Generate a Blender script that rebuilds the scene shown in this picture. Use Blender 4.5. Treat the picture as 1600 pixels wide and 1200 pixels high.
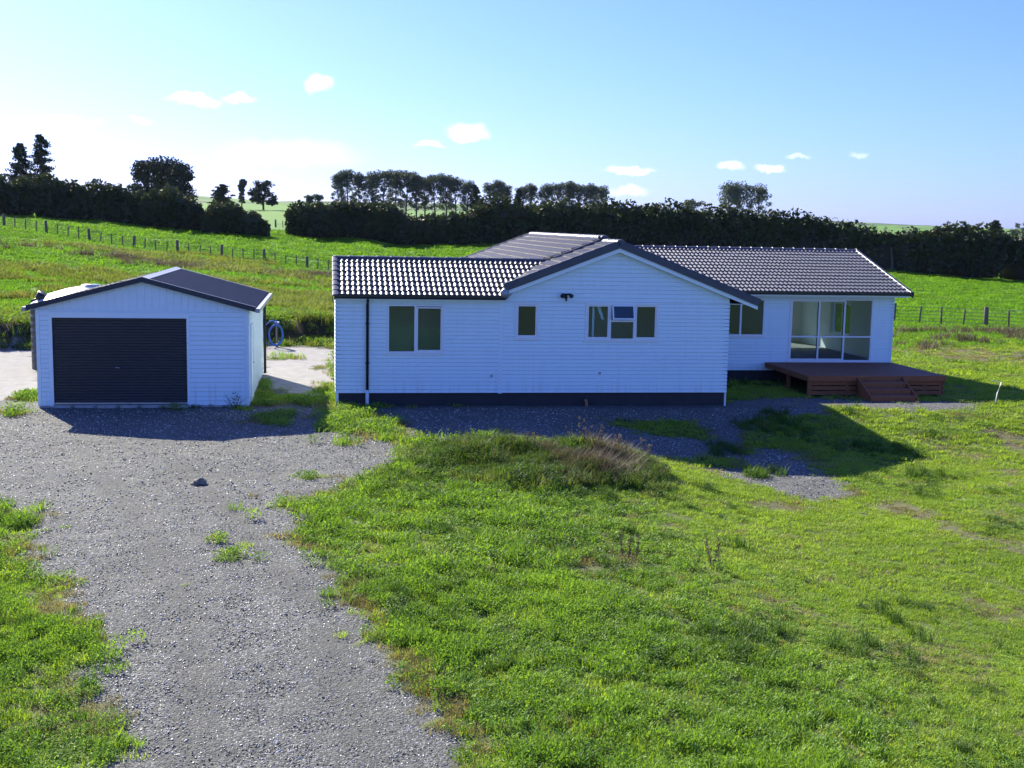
import bpy, bmesh, math, random
import numpy as np
from mathutils import Vector, Matrix
rad = math.radians
scene = bpy.context.scene
for o in list(bpy.data.objects): bpy.data.objects.remove(o)
random.seed(7); RNG = np.random.default_rng(11)
COL = scene.collection

# ------------------------------------------------------------------ camera
cam_data = bpy.data.cameras.new('camera'); cam = bpy.data.objects.new('camera', cam_data); COL.objects.link(cam)
cr, cu, cf = Vector((.98860124, -.14932551, .01922211)), Vector((6.153e-04, .13167892, .99129223)), Vector((.15055636, .97998089, -.13026983))
cam.matrix_world = Matrix(((cr.x, cu.x, -cf.x, 0), (cr.y, cu.y, -cf.y, 0), (cr.z, cu.z, -cf.z, 5.058), (0, 0, 0, 1)))
cam_data.sensor_width = 36; cam_data.lens = 36 * 1877.36 / 1600
cam_data.clip_start = .1; cam_data.clip_end = 12000
scene.camera = cam

# ------------------------------------------------------------------ sky, sun, exposure
SUN_EL, SUN_AZ = rad(31.8), math.atan2(-.44, .9)          # azimuth from +Y, positive towards +X
sun_dir = Vector((math.sin(SUN_AZ) * math.cos(SUN_EL), math.cos(SUN_AZ) * math.cos(SUN_EL), math.sin(SUN_EL)))
world = bpy.data.worlds.new('World'); scene.world = world; world.use_nodes = True
wn, wl = world.node_tree.nodes, world.node_tree.links
wn.clear()
w_out = wn.new('ShaderNodeOutputWorld'); w_bg = wn.new('ShaderNodeBackground'); w_bg.inputs['Strength'].default_value = .057
sky = wn.new('ShaderNodeTexSky'); sky.sky_type = 'NISHITA'; sky.sun_disc = False
sky.sun_elevation = SUN_EL; sky.sun_rotation = SUN_AZ; sky.air_density = 1.0; sky.dust_density = .7; sky.ozone_density = 5.0; sky.altitude = 60
wl.new(w_bg.outputs[0], w_out.inputs[0])
def wmath(op, a, b=None, clamp=False):
    n = wn.new('ShaderNodeMath'); n.operation = op; n.use_clamp = clamp
    for i, v in enumerate((a, b)):
        if v is None: continue
        if isinstance(v, (int, float)): n.inputs[i].default_value = v
        else: wl.new(v, n.inputs[i])
    return n.outputs[0]
def wdot(v, vec):
    n = wn.new('ShaderNodeVectorMath'); n.operation = 'DOT_PRODUCT'; wl.new(v, n.inputs[0]); n.inputs[1].default_value = vec
    return n.outputs['Value']
tc = wn.new('ShaderNodeTexCoord')
nz = wn.new('ShaderNodeTexNoise'); nz.inputs['Scale'].default_value = 48; nz.inputs['Detail'].default_value = 8; nz.inputs['Roughness'].default_value = .62
wl.new(tc.outputs['Generated'], nz.inputs['Vector'])
nsub = wn.new('ShaderNodeVectorMath'); nsub.operation = 'SUBTRACT'; wl.new(nz.outputs['Color'], nsub.inputs[0]); nsub.inputs[1].default_value = (.5, .5, .5)
nsc = wn.new('ShaderNodeVectorMath'); nsc.operation = 'SCALE'; wl.new(nsub.outputs[0], nsc.inputs[0]); nsc.inputs['Scale'].default_value = .019
nadd = wn.new('ShaderNodeVectorMath'); nadd.operation = 'ADD'; wl.new(tc.outputs['Generated'], nadd.inputs[0]); wl.new(nsc.outputs[0], nadd.inputs[1])
D = nadd.outputs[0]
# scattered fair-weather cloud puffs: direction, half width, half height (radians), density; they go on all round the sky
CLOUDS = [((-.007, .9938, .1111), .0125, .0085, 1), ((-.1036, .9902, .0939), .021, .0045, .95), ((-.0694, .9929, .0963), .014, .0035, .8),
          ((.1113, .991, .0743), .018, .0075, 1), ((.0805, .9947, .0645), .013, .003, .8), ((.2431, .9689, .0465), .021, .0033, .8),
          ((.3195, .9463, .0501), .011, .0045, .9), ((.348, .9361, .0504), .012, .004, .75), ((-.1955, .978, .0728), .024, .005, .5),
          ((-.1447, .9865, .0761), .01, .003, .4), ((.3684, .9278, .0591), .010, .0025, .4), ((.4112, .9095, .0618), .008, .0025, .3),
          ((.2412, .97, .0305), .016, .005, .5), ((-.03, .997, .055), .06, .012, .35)]
for k in range(26):
    a = rad(35 + k * 11.5 + 5 * math.sin(k * 3.1)); e = .05 + .09 * abs(math.sin(k * 1.9))
    CLOUDS.append(((math.sin(a) * math.cos(e), math.cos(a) * math.cos(e), math.sin(e)), .012 + .012 * abs(math.sin(k)), .004 + .003 * abs(math.cos(k * 2.3)), .9))
acc = None
for c, w, h, s in CLOUDS:
    c = Vector(c).normalized(); r_ = Vector((c.y, -c.x, 0)).normalized(); u_ = r_.cross(c)
    a = wmath('DIVIDE', wdot(D, r_), w); b = wmath('DIVIDE', wmath('SUBTRACT', wdot(D, u_), .0), h)
    q = wmath('ADD', wmath('MULTIPLY', a, a), wmath('MULTIPLY', b, b))
    m = wmath('MULTIPLY', wmath('POWER', wmath('SUBTRACT', 1.2, wmath('MULTIPLY', q, .85), True), 1.8), wmath('GREATER_THAN', wdot(D, c), 0))
    m = wmath('MULTIPLY', m, s)
    acc = m if acc is None else wmath('MAXIMUM', acc, m)
mixc = wn.new('ShaderNodeMix'); mixc.data_type = 'RGBA'
tint = wn.new('ShaderNodeMix'); tint.data_type = 'RGBA'; tint.blend_type = 'MULTIPLY'; tint.inputs[0].default_value = 1; tint.inputs[7].default_value = (.78, .945, 1.95, 1)
wl.new(sky.outputs[0], tint.inputs[6]); wl.new(acc, mixc.inputs[0]); wl.new(tint.outputs[2], mixc.inputs[6])
mixc.inputs[7].default_value = (11.5, 11.8, 12.2, 1)
wl.new(mixc.outputs[2], w_bg.inputs['Color'])
sun_data = bpy.data.lights.new('sun', 'SUN'); sun = bpy.data.objects.new('sun', sun_data); COL.objects.link(sun)
sun_data.energy = 5.0; sun_data.angle = rad(.5); sun_data.color = (1, .93, .76)
sun.rotation_euler = sun_dir.to_track_quat('Z', 'Y').to_euler(); sun.location = sun_dir * 60
vs = scene.view_settings; vs.view_transform = 'Standard'; vs.look = 'None'; vs.gamma = 1; vs.use_curve_mapping = False; vs.exposure = 1.2
scene.cycles.max_bounces = 8; scene.cycles.transparent_max_bounces = 12; scene.cycles.diffuse_bounces = 3
scene.cycles.use_adaptive_sampling = True

# ------------------------------------------------------------------ helpers
def tag(o, label=None, cat=None, group=None, kind=None):
    if label: o['label'] = label
    if cat: o['category'] = cat
    if group: o['group'] = group
    if kind: o['kind'] = kind
    return o
def empty(name, loc, label, cat, group=None):
    o = bpy.data.objects.new(name, None); COL.objects.link(o); o.location = loc; o.empty_display_size = .2
    return tag(o, label, cat, group)
def attach(o, parent):
    if parent is None: return o
    o.parent = parent
    if parent.type == 'EMPTY': o.matrix_parent_inverse = Matrix.Translation(-Vector(parent.location))
    return o
def link_mesh(name, me, parent=None, mat=None, mw=None):
    o = bpy.data.objects.new(name, me); COL.objects.link(o)
    if mat is not None and len(me.materials) == 0: me.materials.append(mat)
    attach(o, parent)
    if mw is not None: o.matrix_basis = mw
    return o
class MB:
    def __init__(s): s.v = []; s.f = []
    def add(s, vs_, fs_):
        n = len(s.v); s.v += [tuple(v) for v in vs_]; s.f += [tuple(i + n for i in f) for f in fs_]; return s
    def box(s, x0, x1, y0, y1, z0, z1):
        return s.add([(x0, y0, z0), (x1, y0, z0), (x1, y1, z0), (x0, y1, z0), (x0, y0, z1), (x1, y0, z1), (x1, y1, z1), (x0, y1, z1)],
                     [(0, 3, 2, 1), (4, 5, 6, 7), (0, 1, 5, 4), (1, 2, 6, 5), (2, 3, 7, 6), (3, 0, 4, 7)])
    def hexa(s, b, t):      # bottom 4 and top 4 corners
        return s.add(list(b) + list(t), [(0, 3, 2, 1), (4, 5, 6, 7), (0, 1, 5, 4), (1, 2, 6, 5), (2, 3, 7, 6), (3, 0, 4, 7)])
    def prism(s, poly, vec):
        n = len(poly); vec = Vector(vec); top = [Vector(p) + vec for p in poly]
        return s.add([Vector(p) for p in poly] + top, [tuple(range(n))[::-1], tuple(range(n, 2 * n))] + [(i, (i + 1) % n, n + (i + 1) % n, n + i) for i in range(n)])
    def tube(s, path, r, n=8, caps=True):
        path = [Vector(p) for p in path]; rs = r if isinstance(r, (list, tuple)) else [r] * len(path); rings = []
        up = Vector((0, 0, 1))
        for i, p in enumerate(path):
            d = (path[min(i + 1, len(path) - 1)] - path[max(i - 1, 0)]).normalized()
            a = d.cross(up if abs(d.z) < .95 else Vector((1, 0, 0))).normalized(); b = d.cross(a)
            rings.append([p + (a * math.cos(2 * math.pi * k / n) + b * math.sin(2 * math.pi * k / n)) * rs[i] for k in range(n)])
        fs_ = [(i * n + k, i * n + (k + 1) % n, (i + 1) * n + (k + 1) % n, (i + 1) * n + k) for i in range(len(path) - 1) for k in range(n)]
        if caps: fs_ += [tuple(range(n))[::-1], tuple((len(path) - 1) * n + k for k in range(n))]
        return s.add([v for r_ in rings for v in r_], fs_)
    def mesh(s, name, smooth=False):
        me = bpy.data.meshes.new(name); me.from_pydata(s.v, [], s.f); me.validate()
        bm = bmesh.new(); bm.from_mesh(me); bmesh.ops.recalc_face_normals(bm, faces=bm.faces); bm.to_mesh(me); bm.free()
        if smooth: me.polygons.foreach_set('use_smooth', [True] * len(me.polygons))
        me.update(); return me
    def build(s, name, mat, parent=None, smooth=False, mw=None): return link_mesh(name, s.mesh(name, smooth), parent, mat, mw)
def np_mesh(name, V, F, mat=None, smooth=False, attrs=None, uniform=4):
    V = np.asarray(V, np.float32); F = np.asarray(F, np.int32); me = bpy.data.meshes.new(name)
    me.vertices.add(len(V)); me.vertices.foreach_set('co', V.ravel())
    k = F.shape[1]; me.loops.add(F.size); me.loops.foreach_set('vertex_index', F.ravel())
    me.polygons.add(len(F)); me.polygons.foreach_set('loop_start', np.arange(0, F.size, k, dtype=np.int32))
    me.polygons.foreach_set('use_smooth', np.full(len(F), smooth))
    for n_, (dom, a) in (attrs or {}).items():
        at = me.attributes.new(n_, 'FLOAT', dom); at.data.foreach_set('value', np.asarray(a, np.float32))
    if mat: me.materials.append(mat)
    me.update(calc_edges=True); return me
def S(a):
    a = np.clip(a, 0, 1); return a * a * (3 - 2 * a)

# ------------------------------------------------------------------ materials
class NT:
    def __init__(s, name):
        s.m = bpy.data.materials.new(name); s.m.use_nodes = True; s.t = s.m.node_tree; s.n = s.t.nodes; s.n.clear()
        s.out = s.n.new('ShaderNodeOutputMaterial')
    def node(s, typ, **kw):
        n = s.n.new('ShaderNode' + typ)
        for k, v in kw.items(): setattr(n, k, v)
        return n
    def put(s, sock, v):
        if isinstance(v, bpy.types.NodeSocket): s.t.links.new(v, sock)
        elif isinstance(v, (tuple, list)) and len(v) == 3 and sock.type == 'RGBA': sock.default_value = (*v, 1)
        else: sock.default_value = v
    def noise(s, scale, detail=3, rough=.55, vec=None, dist=0):
        n = s.node('TexNoise'); n.inputs['Scale'].default_value = scale; n.inputs['Detail'].default_value = detail; n.inputs['Roughness'].default_value = rough; n.inputs['Distortion'].default_value = dist
        if vec is not None: s.put(n.inputs['Vector'], vec)
        return n.outputs['Fac']
    def math(s, op, a, b=0, clamp=False):
        n = s.node('Math', operation=op, use_clamp=clamp); s.put(n.inputs[0], a); s.put(n.inputs[1], b); return n.outputs[0]
    def mix(s, f, a, b):
        n = s.node('Mix', data_type='RGBA'); s.put(n.inputs[0], f); s.put(n.inputs[6], a); s.put(n.inputs[7], b); return n.outputs[2]
    def ramp(s, f, stops):
        n = s.node('ValToRGB'); s.put(n.inputs[0], f); e = n.color_ramp.elements
        while len(e) < len(stops): e.new(.5)
        for el, (p, c) in zip(e, stops): el.position = p; el.color = (*c, 1)
        return n.outputs[0]
    def range(s, f, a, b, c=0, d=1):
        n = s.node('MapRange'); s.put(n.inputs[0], f)
        for i, v in enumerate((a, b, c, d)): n.inputs[i + 1].default_value = v
        return n.outputs[0]
    def attr(s, name): return s.node('Attribute', attribute_name=name).outputs['Fac']
    def coord(s): return s.node('NewGeometry').outputs['Position']
    def obj(s): return s.node('TexCoord').outputs['Object']
    def rnd(s): return s.node('ObjectInfo').outputs['Random']
    def bump(s, h, strength, dist=.02):
        n = s.node('Bump'); s.put(n.inputs['Height'], h); n.inputs['Strength'].default_value = strength; n.inputs['Distance'].default_value = dist; return n.outputs[0]
    def pbr(s, col, rough=.6, metal=0, normal=None, spec=.5):
        n = s.node('BsdfPrincipled'); s.put(n.inputs['Base Color'], col); s.put(n.inputs['Roughness'], rough); s.put(n.inputs['Metallic'], metal); s.put(n.inputs['Specular IOR Level'], spec)
        if normal is not None: s.put(n.inputs['Normal'], normal)
        s.t.links.new(n.outputs[0], s.out.inputs[0]); return s.m
def plain(name, col, rough=.6, metal=0, var=.12, scale=3, spec=.5, bump=0, bscale=60):
    t = NT(name); P = t.coord(); n = t.noise(scale, 4, .6, P)
    c = t.mix(n, tuple(v * (1 - var) for v in col), tuple(min(1, v * (1 + var)) for v in col))
    nb = t.bump(t.noise(bscale, 3, .6, P), bump, .01) if bump else None
    return t.pbr(c, rough, metal, nb, spec)
def painted_board():
    t = NT('painted_weatherboard'); P = t.coord()
    sep = t.node('SeparateXYZ'); t.put(sep.inputs[0], P)
    a = t.noise(1.3, 5, .6, P); st = t.node('Mapping'); t.put(st.inputs[0], P); st.inputs['Scale'].default_value = (9, 9, .6)
    streak = t.noise(1, 4, .6, st.outputs[0])
    low = t.range(sep.outputs['Z'], .35, .75, .35, 0)
    dirt = t.math('MULTIPLY', t.range(streak, .5, .75), t.math('ADD', low, .12), True)
    c = t.mix(a, (.76, .89, .91), (.81, .93, .94)); c = t.mix(dirt, c, (.42, .40, .35))
    per = t.range(t.rnd(), 0, 1, .965, 1.0)
    m = t.node('Mix', data_type='RGBA', blend_type='MULTIPLY'); m.inputs[0].default_value = 1; t.put(m.inputs[6], c)
    cc = t.node('CombineColor'); [t.put(cc.inputs[i], per) for i in range(3)]; t.put(m.inputs[7], cc.outputs[0])
    return t.pbr(m.outputs[2], t.range(a, 0, 1, .4, .6), 0, t.bump(t.noise(40, 3, .6, P), .06, .01), .4)
def tile_mat():
    t = NT('concrete_roof_tile'); P = t.coord()
    a = t.noise(2, 4, .6, P); b = t.noise(45, 3, .7, P)
    c = t.mix(a, (.05, .052, .06), (.085, .085, .092)); c = t.mix(t.range(b, .55, .75), c, (.13, .128, .125))
    l = t.range(t.noise(9, 5, .7, P), .66, .74); c = t.mix(l, c, (.19, .19, .165))
    r = t.range(t.rnd(), 0, 1, -.02, .02); 
    return t.pbr(c, t.range(b, .3, .7, .31, .46), 0, t.bump(b, .08, .004), .6)
def glass_mat():
    t = NT('window_glass'); fr = t.node('Fresnel'); fr.inputs['IOR'].default_value = 1.52
    f = t.math('ADD', t.math('MULTIPLY', fr.outputs[0], 1.0), .005, True)
    tr = t.node('BsdfTransparent'); t.put(tr.inputs[0], (.88, .95, .97)); gl = t.node('BsdfGlossy'); gl.inputs['Roughness'].default_value = .012; t.put(gl.inputs[0], (.70, .88, 1.0))
    P = t.coord(); t.put(gl.inputs['Normal'], t.bump(t.noise(1.3, 3, .5, P), .16, .05))
    mx = t.node('MixShader'); t.put(mx.inputs[0], f); t.t.links.new(tr.outputs[0], mx.inputs[1]); t.t.links.new(gl.outputs[0], mx.inputs[2])
    t.t.links.new(mx.outputs[0], t.out.inputs[0]); return t.m
def leaf_mat(name, c0, c1, trans=.45, gloss=.02, cdry=None, instance=True):
    t = NT(name); r = t.rnd() if instance else t.attr('tone'); P = t.coord()
    n = t.noise(.35, 4, .6, P)
    f = t.math('ADD', t.math('MULTIPLY', r, .55), t.range(n, .3, .7, 0, .45), True)
    c = t.mix(f, c0, c1)
    if cdry is not None:
        d = t.range(t.noise(.22, 4, .65, P, .4), .55, .72); c = t.mix(t.math('MULTIPLY', d, t.math('MULTIPLY', r, .9)), c, cdry)
    df = t.node('BsdfDiffuse'); t.put(df.inputs[0], c); tl = t.node('BsdfTranslucent')
    cb = t.node('Mix', data_type='RGBA', blend_type='MULTIPLY'); cb.inputs[0].default_value = 1; t.put(cb.inputs[6], c); t.put(cb.inputs[7], (1.25, 1.2, .55)); t.put(tl.inputs[0], cb.outputs[2])
    m1 = t.node('MixShader'); m1.inputs[0].default_value = trans; t.t.links.new(df.outputs[0], m1.inputs[1]); t.t.links.new(tl.outputs[0], m1.inputs[2])
    g = t.node('BsdfGlossy'); g.inputs['Roughness'].default_value = .5; t.put(g.inputs[0], (1, 1, 1))
    m2 = t.node('MixShader'); m2.inputs[0].default_value = gloss; t.t.links.new(m1.outputs[0], m2.inputs[1]); t.t.links.new(g.outputs[0], m2.inputs[2])
    t.t.links.new(m2.outputs[0], t.out.inputs[0]); return t.m
def ground_mat():
    t = NT('ground_surface'); P = t.coord()
    g = t.attr('gravel'); pale = t.attr('pale'); dry = t.attr('dry'); field = t.attr('field')
    # gravel
    v1 = t.node('TexVoronoi'); t.put(v1.inputs['Vector'], P); v1.inputs['Scale'].default_value = 34
    v2 = t.node('TexVoronoi'); t.put(v2.inputs['Vector'], P); v2.inputs['Scale'].default_value = 75
    sp = t.node('SeparateColor'); t.put(sp.inputs[0], v1.outputs['Color'])
    sp2 = t.node('SeparateColor'); t.put(sp2.inputs[0], v2.outputs['Color'])
    stone = t.ramp(t.math('ADD', t.math('MULTIPLY', sp.outputs[0], .6), t.math('MULTIPLY', sp2.outputs[1], .4)), [(.1, (.043, .045, .040)), (.45, (.108, .112, .100)), (.75, (.195, .20, .182)), (.95, (.41, .41, .38))])
    worn = t.range(t.noise(.55, 5, .62, P, .3), .38, .66)
    stone = t.mix(t.math('MULTIPLY', worn, .55), stone, (.09, .092, .082))
    stone = t.mix(t.range(t.noise(.9, 4, .6, P), .6, .75, 0, .3), stone, (.19, .17, .135))
    stone = t.mix(t.math('MULTIPLY', t.attr('track'), .62), stone, t.mix(t.noise(14, 5, .7, P), (.066, .067, .058), (.125, .126, .11)))
    palec = t.mix(t.noise(2.2, 6, .7, P), (.19, .18, .165), (.48, .465, .435))
    palec = t.mix(t.range(t.noise(7, 4, .7, P), .62, .72), palec, (.13, .12, .07))
    stone = t.mix(pale, stone, palec)
    # soil and thatch beneath grass
    soil = t.mix(t.noise(6, 5, .65, P), (.055, .08, .018), (.13, .17, .034))
    soil = t.mix(dry, soil, t.mix(t.noise(5, 5, .7, P), (.085, .072, .042), (.19, .165, .10)))
    fieldc = t.mix(t.noise(.09, 5, .6, P), (.075, .19, .012), (.12, .26, .02))
    fieldc = t.mix(t.range(t.noise(.9, 5, .7, P), .5, .75, 0, .6), fieldc, (.05, .115, .012))
    fieldc = t.mix(t.math('MULTIPLY', dry, .8), fieldc, t.mix(t.noise(1.1, 5, .7, P), (.07, .075, .025), (.17, .15, .065)))
    # distant country: paddocks broken by darker bush
    sep = t.node('SeparateXYZ'); t.put(sep.inputs[0], P)
    fm = t.math('MULTIPLY', t.range(sep.outputs['Y'], 380, 600), t.range(t.noise(.006, 5, .65, P), .47, .56))
    fieldc = t.mix(fm, fieldc, (.02, .035, .016))
    soil = t.mix(t.attr('bank'), soil, t.mix(t.noise(4, 5, .7, P), (.016, .014, .009), (.045, .038, .022)))  # shade on the bank face painted in as near-black soil
    base = t.mix(field, soil, fieldc)
    col = t.mix(g, base, stone)
    h = t.math('ADD', t.math('MULTIPLY', v1.outputs['Distance'], -1.1), t.math('MULTIPLY', v2.outputs['Distance'], -.5))
    h = t.math('ADD', t.math('MULTIPLY', h, g), t.math('MULTIPLY', t.noise(9, 5, .7, P), 1.2))
    return t.pbr(col, .92, 0, t.bump(h, .55, .03), .25)
M = dict(
    board=painted_board(), trim=plain('white_trim_paint', (.78, .88, .90), .4, 0, .04), tile=tile_mat(),
    cap=plain('ridge_cap_concrete', (.055, .06, .075), .45, 0, .25, 6, .5, .12), gutter=plain('dark_gutter_steel', (.018, .022, .03), .35, 0, .15),
    base=plain('dark_base_boards', (.03, .03, .035), .8, 0, .4, 4), alu=plain('white_window_frame', (.80, .81, .81), .35, 0, .03), glass=glass_mat(),
    inner=plain('interior_plaster', (.74, .78, .82), .8, 0, .05), carpet=plain('interior_floor', (.24, .23, .22), .85, 0, .2, 8),
    ceiling=plain('interior_ceiling', (.75, .74, .72), .8, 0, .03), flash=plain('roof_flashing', (.34, .35, .37), .45, .3, .12),
    black=plain('black_metal', (.012, .012, .014), .45, 0, .2), pipew=plain('white_pipe', (.72, .74, .76), .4, 0, .06), terra=plain('terracotta', (.38, .17, .09), .8, 0, .2, 30),
    deck=plain('red_brown_decking', (.27, .098, .045), .7, 0, .4, 9, .25, .2, 40), decktop=plain('weathered_deck_top', (.23, .10, .058), .72, 0, .35, 7, .2, .2, 40),
    shed=plain('shed_wall_steel', (.73, .84, .87), .38, 0, .05, 2), shedroof=plain('shed_roof_steel', (.022, .026, .042), .45, .1, .15, 2, .5), barge=plain('shed_barge_steel', (.02, .025, .045), .4, .1, .12),
    roller=plain('roller_door_steel', (.036, .034, .032), .5, .05, .25, 3), conc=plain('concrete_sill', (.42, .41, .39), .85, 0, .2, 8, .3, .2),
    tank=plain('green_tank_plastic', (.010, .022, .018), .55, 0, .15), tanklid=plain('tank_lid_plastic', (.50, .51, .50), .42, 0, .08),
    hose=plain('blue_hose', (.045, .16, .48), .4, 0, .1), wood=plain('weathered_post_wood', (.15, .125, .095), .85, 0, .35, 14, .3, .3), wire=plain('fence_wire', (.22, .22, .22), .5, .8, .1),
    rock=plain('rock_stone', (.20, .185, .15), .9, 0, .4, 9, .3, .6, 25), bark=plain('tree_bark', (.10, .085, .07), .9, 0, .3, 4), darkbark=plain('hedge_wood', (.028, .025, .018), .95, 0, .4, 2),
    ground=ground_mat(), silver=plain('bare_steel', (.5, .5, .5), .35, .9, .05))
t = NT('gravel_stone'); M['stone'] = t.pbr(t.ramp(t.rnd(), [(.0, (.048, .05, .045)), (.4, (.128, .132, .12)), (.7, (.25, .254, .232)), (1, (.75, .75, .70))]), .5, 0, None, .6)
M['grass'] = leaf_mat('lawn_grass', (.20, .325, .034), (.37, .515, .06), .5, .016, (.34, .30, .12))
M['pasture'] = leaf_mat('pasture_grass', (.10, .245, .018), (.20, .39, .032), .5, .012, (.22, .23, .07))
M['clover'] = leaf_mat('broad_leaf', (.17, .31, .038), (.32, .49, .066), .45, .016)
M['lush'] = leaf_mat('lush_leaf', (.085, .19, .026), (.28, .45, .055), .45, .02)
M['straw'] = leaf_mat('straw_grass', (.16, .15, .05), (.40, .35, .17), .35, .015)
M['rough'] = leaf_mat('rough_grass', (.12, .17, .036), (.23, .27, .06), .5, .015, (.24, .20, .085))
M['weed'] = leaf_mat('weed_leaf', (.035, .085, .018), (.12, .22, .035), .4, .015)
M['dry'] = leaf_mat('dry_stalk', (.075, .06, .048), (.19, .155, .12), .3, .02)
M['hedge'] = leaf_mat('hedge_leaf', (.016, .028, .010), (.065, .085, .028), .2, .035, None, False)
M['euc'] = leaf_mat('gum_leaf', (.055, .078, .066), (.11, .14, .115), .3, .03, None, False)
M['pine'] = leaf_mat('pine_needles', (.016, .030, .020), (.034, .052, .030), .1, .02, None, False)

# ------------------------------------------------------------------ terrain
TT = np.array([-.6, -.256, -.126, -.001, .152, .505, .615, 1.0])
YT = np.array([53, 71, 110, 150, 300, 420, 700, 2000, 3500.])
ZT = np.array([[0, 1.2, 3.6, 5, 8, 10, 8, 42, 30], [0, .9, 3.05, 4.25, 7.1, 9, 7, 40, 30], [0, .4, 1.13, 3.3, 7, 10, 8, 40, 30], [0, -.1, -.24, 2.05, 6.8, 10, 8, 38, 30],
               [0, 0, 1.0, 2.9, 6.5, 9.5, 8, 34, 30], [0, -.2, .55, 1.5, 2.4, 3, 2, 17, 22], [0, -.2, .1, 1.1, 1.9, 2.4, 1.5, 14, 20], [0, -.3, -.3, .8, 1.6, 2, 1.5, 14, 20]])
def terrain(X, Y):
    X = np.asarray(X, float); Y = np.asarray(Y, float)
    z = -.55 * S((X - 4) / 6) * S((34 - Y) / 6)
    for mx, my, rx, ry, mh in ((3.0, 25.7, 1.2, 1.0, .17), (4.7, 25.5, 1.3, 1.0, .15), (6.2, 25.4, 1.1, 1.0, .18), (7.1, 25.0, .7, .8, .06), (4.4, 23.8, 1.5, 1.3, .11), (6.0, 23.8, 1.2, 1.0, .08)):
        z = z + mh * np.exp(-((X - mx) / rx) ** 2 - ((Y - my) / ry) ** 2)
    z = z + .07 * np.sin(X * 3.1 + 1.2 * np.sin(Y * 2.2)) * np.sin(Y * 3.7 + X) * np.exp(-((X - 4.9) / 2.8) ** 2 - ((Y - 24.7) / 1.8) ** 2)
    z = z + .025 * np.sin(X * 1.3 + .7 * np.sin(Y * .9)) * np.sin(Y * 1.1 + X * .4) * S((32 - Y) / 4)
    Yb = 51.3 + .27 * (np.clip(X, -40, 3) + 1.2) + .25 * np.sin(X * 1.1) + .15 * np.sin(X * 2.7)
    z = z + .9 * (1 - S((X - 3) / 6)) * S((Y - Yb) / .9)
    t = np.clip(X / np.maximum(Y, 1), TT[0], TT[-1]); ti = np.clip(np.searchsorted(TT, t) - 1, 0, len(TT) - 2)
    ft = (t - TT[ti]) / (TT[ti + 1] - TT[ti]); y = np.clip(Y, YT[0], YT[-1]); yi = np.clip(np.searchsorted(YT, y) - 1, 0, len(YT) - 2)
    fy = (y - YT[yi]) / (YT[yi + 1] - YT[yi])
    z = z + (ZT[ti, yi] * (1 - fy) + ZT[ti, yi + 1] * fy) * (1 - ft) + (ZT[ti + 1, yi] * (1 - fy) + ZT[ti + 1, yi + 1] * fy) * ft
    z = z + S((Y - 55) / 20) * (.08 * np.sin(X * .33 + 1) * np.sin(Y * .21) + .05 * np.sin(X * .8 + Y * .5))
    z = z + S((Y - 500) / 700) * (9 * np.sin(X * .0041 + 2) * np.sin(Y * .0019) + 5 * np.sin(X * .011 + Y * .004))
    return z
G1 = [(-1.82, 5), (-2.03, 11.01), (-2.06, 11.74), (-2.32, 12.56), (-2.73, 12.85), (-2.62, 13.68), (-2.43, 14.91), (-2.85, 14.95), (-3.47, 15.9), (-3.65, 16.96), (-4.07, 17.3), (-4.39, 18.42), (-4.66, 18.49), (-4.63, 19.17), (-5.05, 20.67), (-5.8, 22.09), (-8.48, 23.64), (-18, 30), (-22, 47.3), (-12.49, 48.34), (-11.08, 48.6), (-6.76, 49.3), (-2.58, 50.2), (0.35, 49.6), (0.28, 38.1), (0.02, 38.1), (-0.07, 32.8), (0.09, 29.61), (0.69, 28.53), (1.57, 27.85), (2.09, 27.81), (1.48, 24.96), (0.58, 23.63), (-0.05, 22.78), (-0.39, 21.44), (-0.51, 19.5), (-0.65, 19.13), (-0.14, 17.73), (0.1, 16.87), (0.39, 15.74), (0.66, 15.04), (0.79, 13.78), (1.05, 12.62), (1.13, 11.68), (1.46, 10.66), (1.55, 5)]
G2 = [(1.06, 32.75), (0.37, 33.48), (11.3, 33.6), (12.71, 34.37), (15.47, 33.7), (15.65, 32.77), (12.29, 32.13), (11.47, 30.91), (11.65, 28.57), (11.63, 26.52), (11.5, 24.9), (11.3, 23.6), (9.9, 23.7), (8.72, 25.36), (8.31, 27.3), (6.87, 28.0), (4.5, 28.1), (2.47, 27.6), (1.68, 29.78)]
G3 = [(12.86, 34.77), (15, 34.6), (19.55, 33.62), (18.97, 32.58), (15.95, 32.56), (12.1, 32.13)]
P1 = [(-2.65, 50.06), (0.36, 48.66), (0.27, 36.33), (-0.82, 35.52), (-2.03, 38.1)]
P2 = [(-22, 47.43), (-11.24, 48.73), (-8.45, 36.7), (-9.19, 34.6), (-18, 36)]
TUFT = [(-1.67, 18.1, .22, .26), (-.68, 21.69, .25, .39), (-1.88, 19.34, .1, .16), (-5.04, 19.84, .36, .38), (-4.57, 18.14, .36, .35), (-1.83, 16.97, .07, .18), (-.31, 23.97, .32, .41), (-1.7, 34.62, .6, 1.2), (-.62, 34.62, .5, 1.2), (-1.75, 45.36, .4, .7), (-.31, 42.35, .3, .6), (-2.02, 36.62, .22, 2.0), (-8.36, 35.13, .32, .8), (-8.0, 32.44, .22, .6), (-1.46, 31.21, .5, .7), (.59, 14.27, .09, .13), (.38, 27.91, .45, .49), (-3.9, 32.95, .3, .15), (-2.4, 33.0, .25, .15), (.25, 30.9, .5, .9), (.6, 29.6, .5, .5), (.05, 36.5, .28, 1.5)]
DIRT = [(18.42, 29.61, .6, 1.0), (27.19, 47.0, 2.6, 3.0), (16.16, 26.02, .5, .5), (24.82, 49.8, 1.2, 1.7), (9.1, 22.9, .7, .4), (11.6, 22.6, .5, .7), (11.9, 21.0, .35, .8), (12.2, 19.6, .25, .8)]
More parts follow.
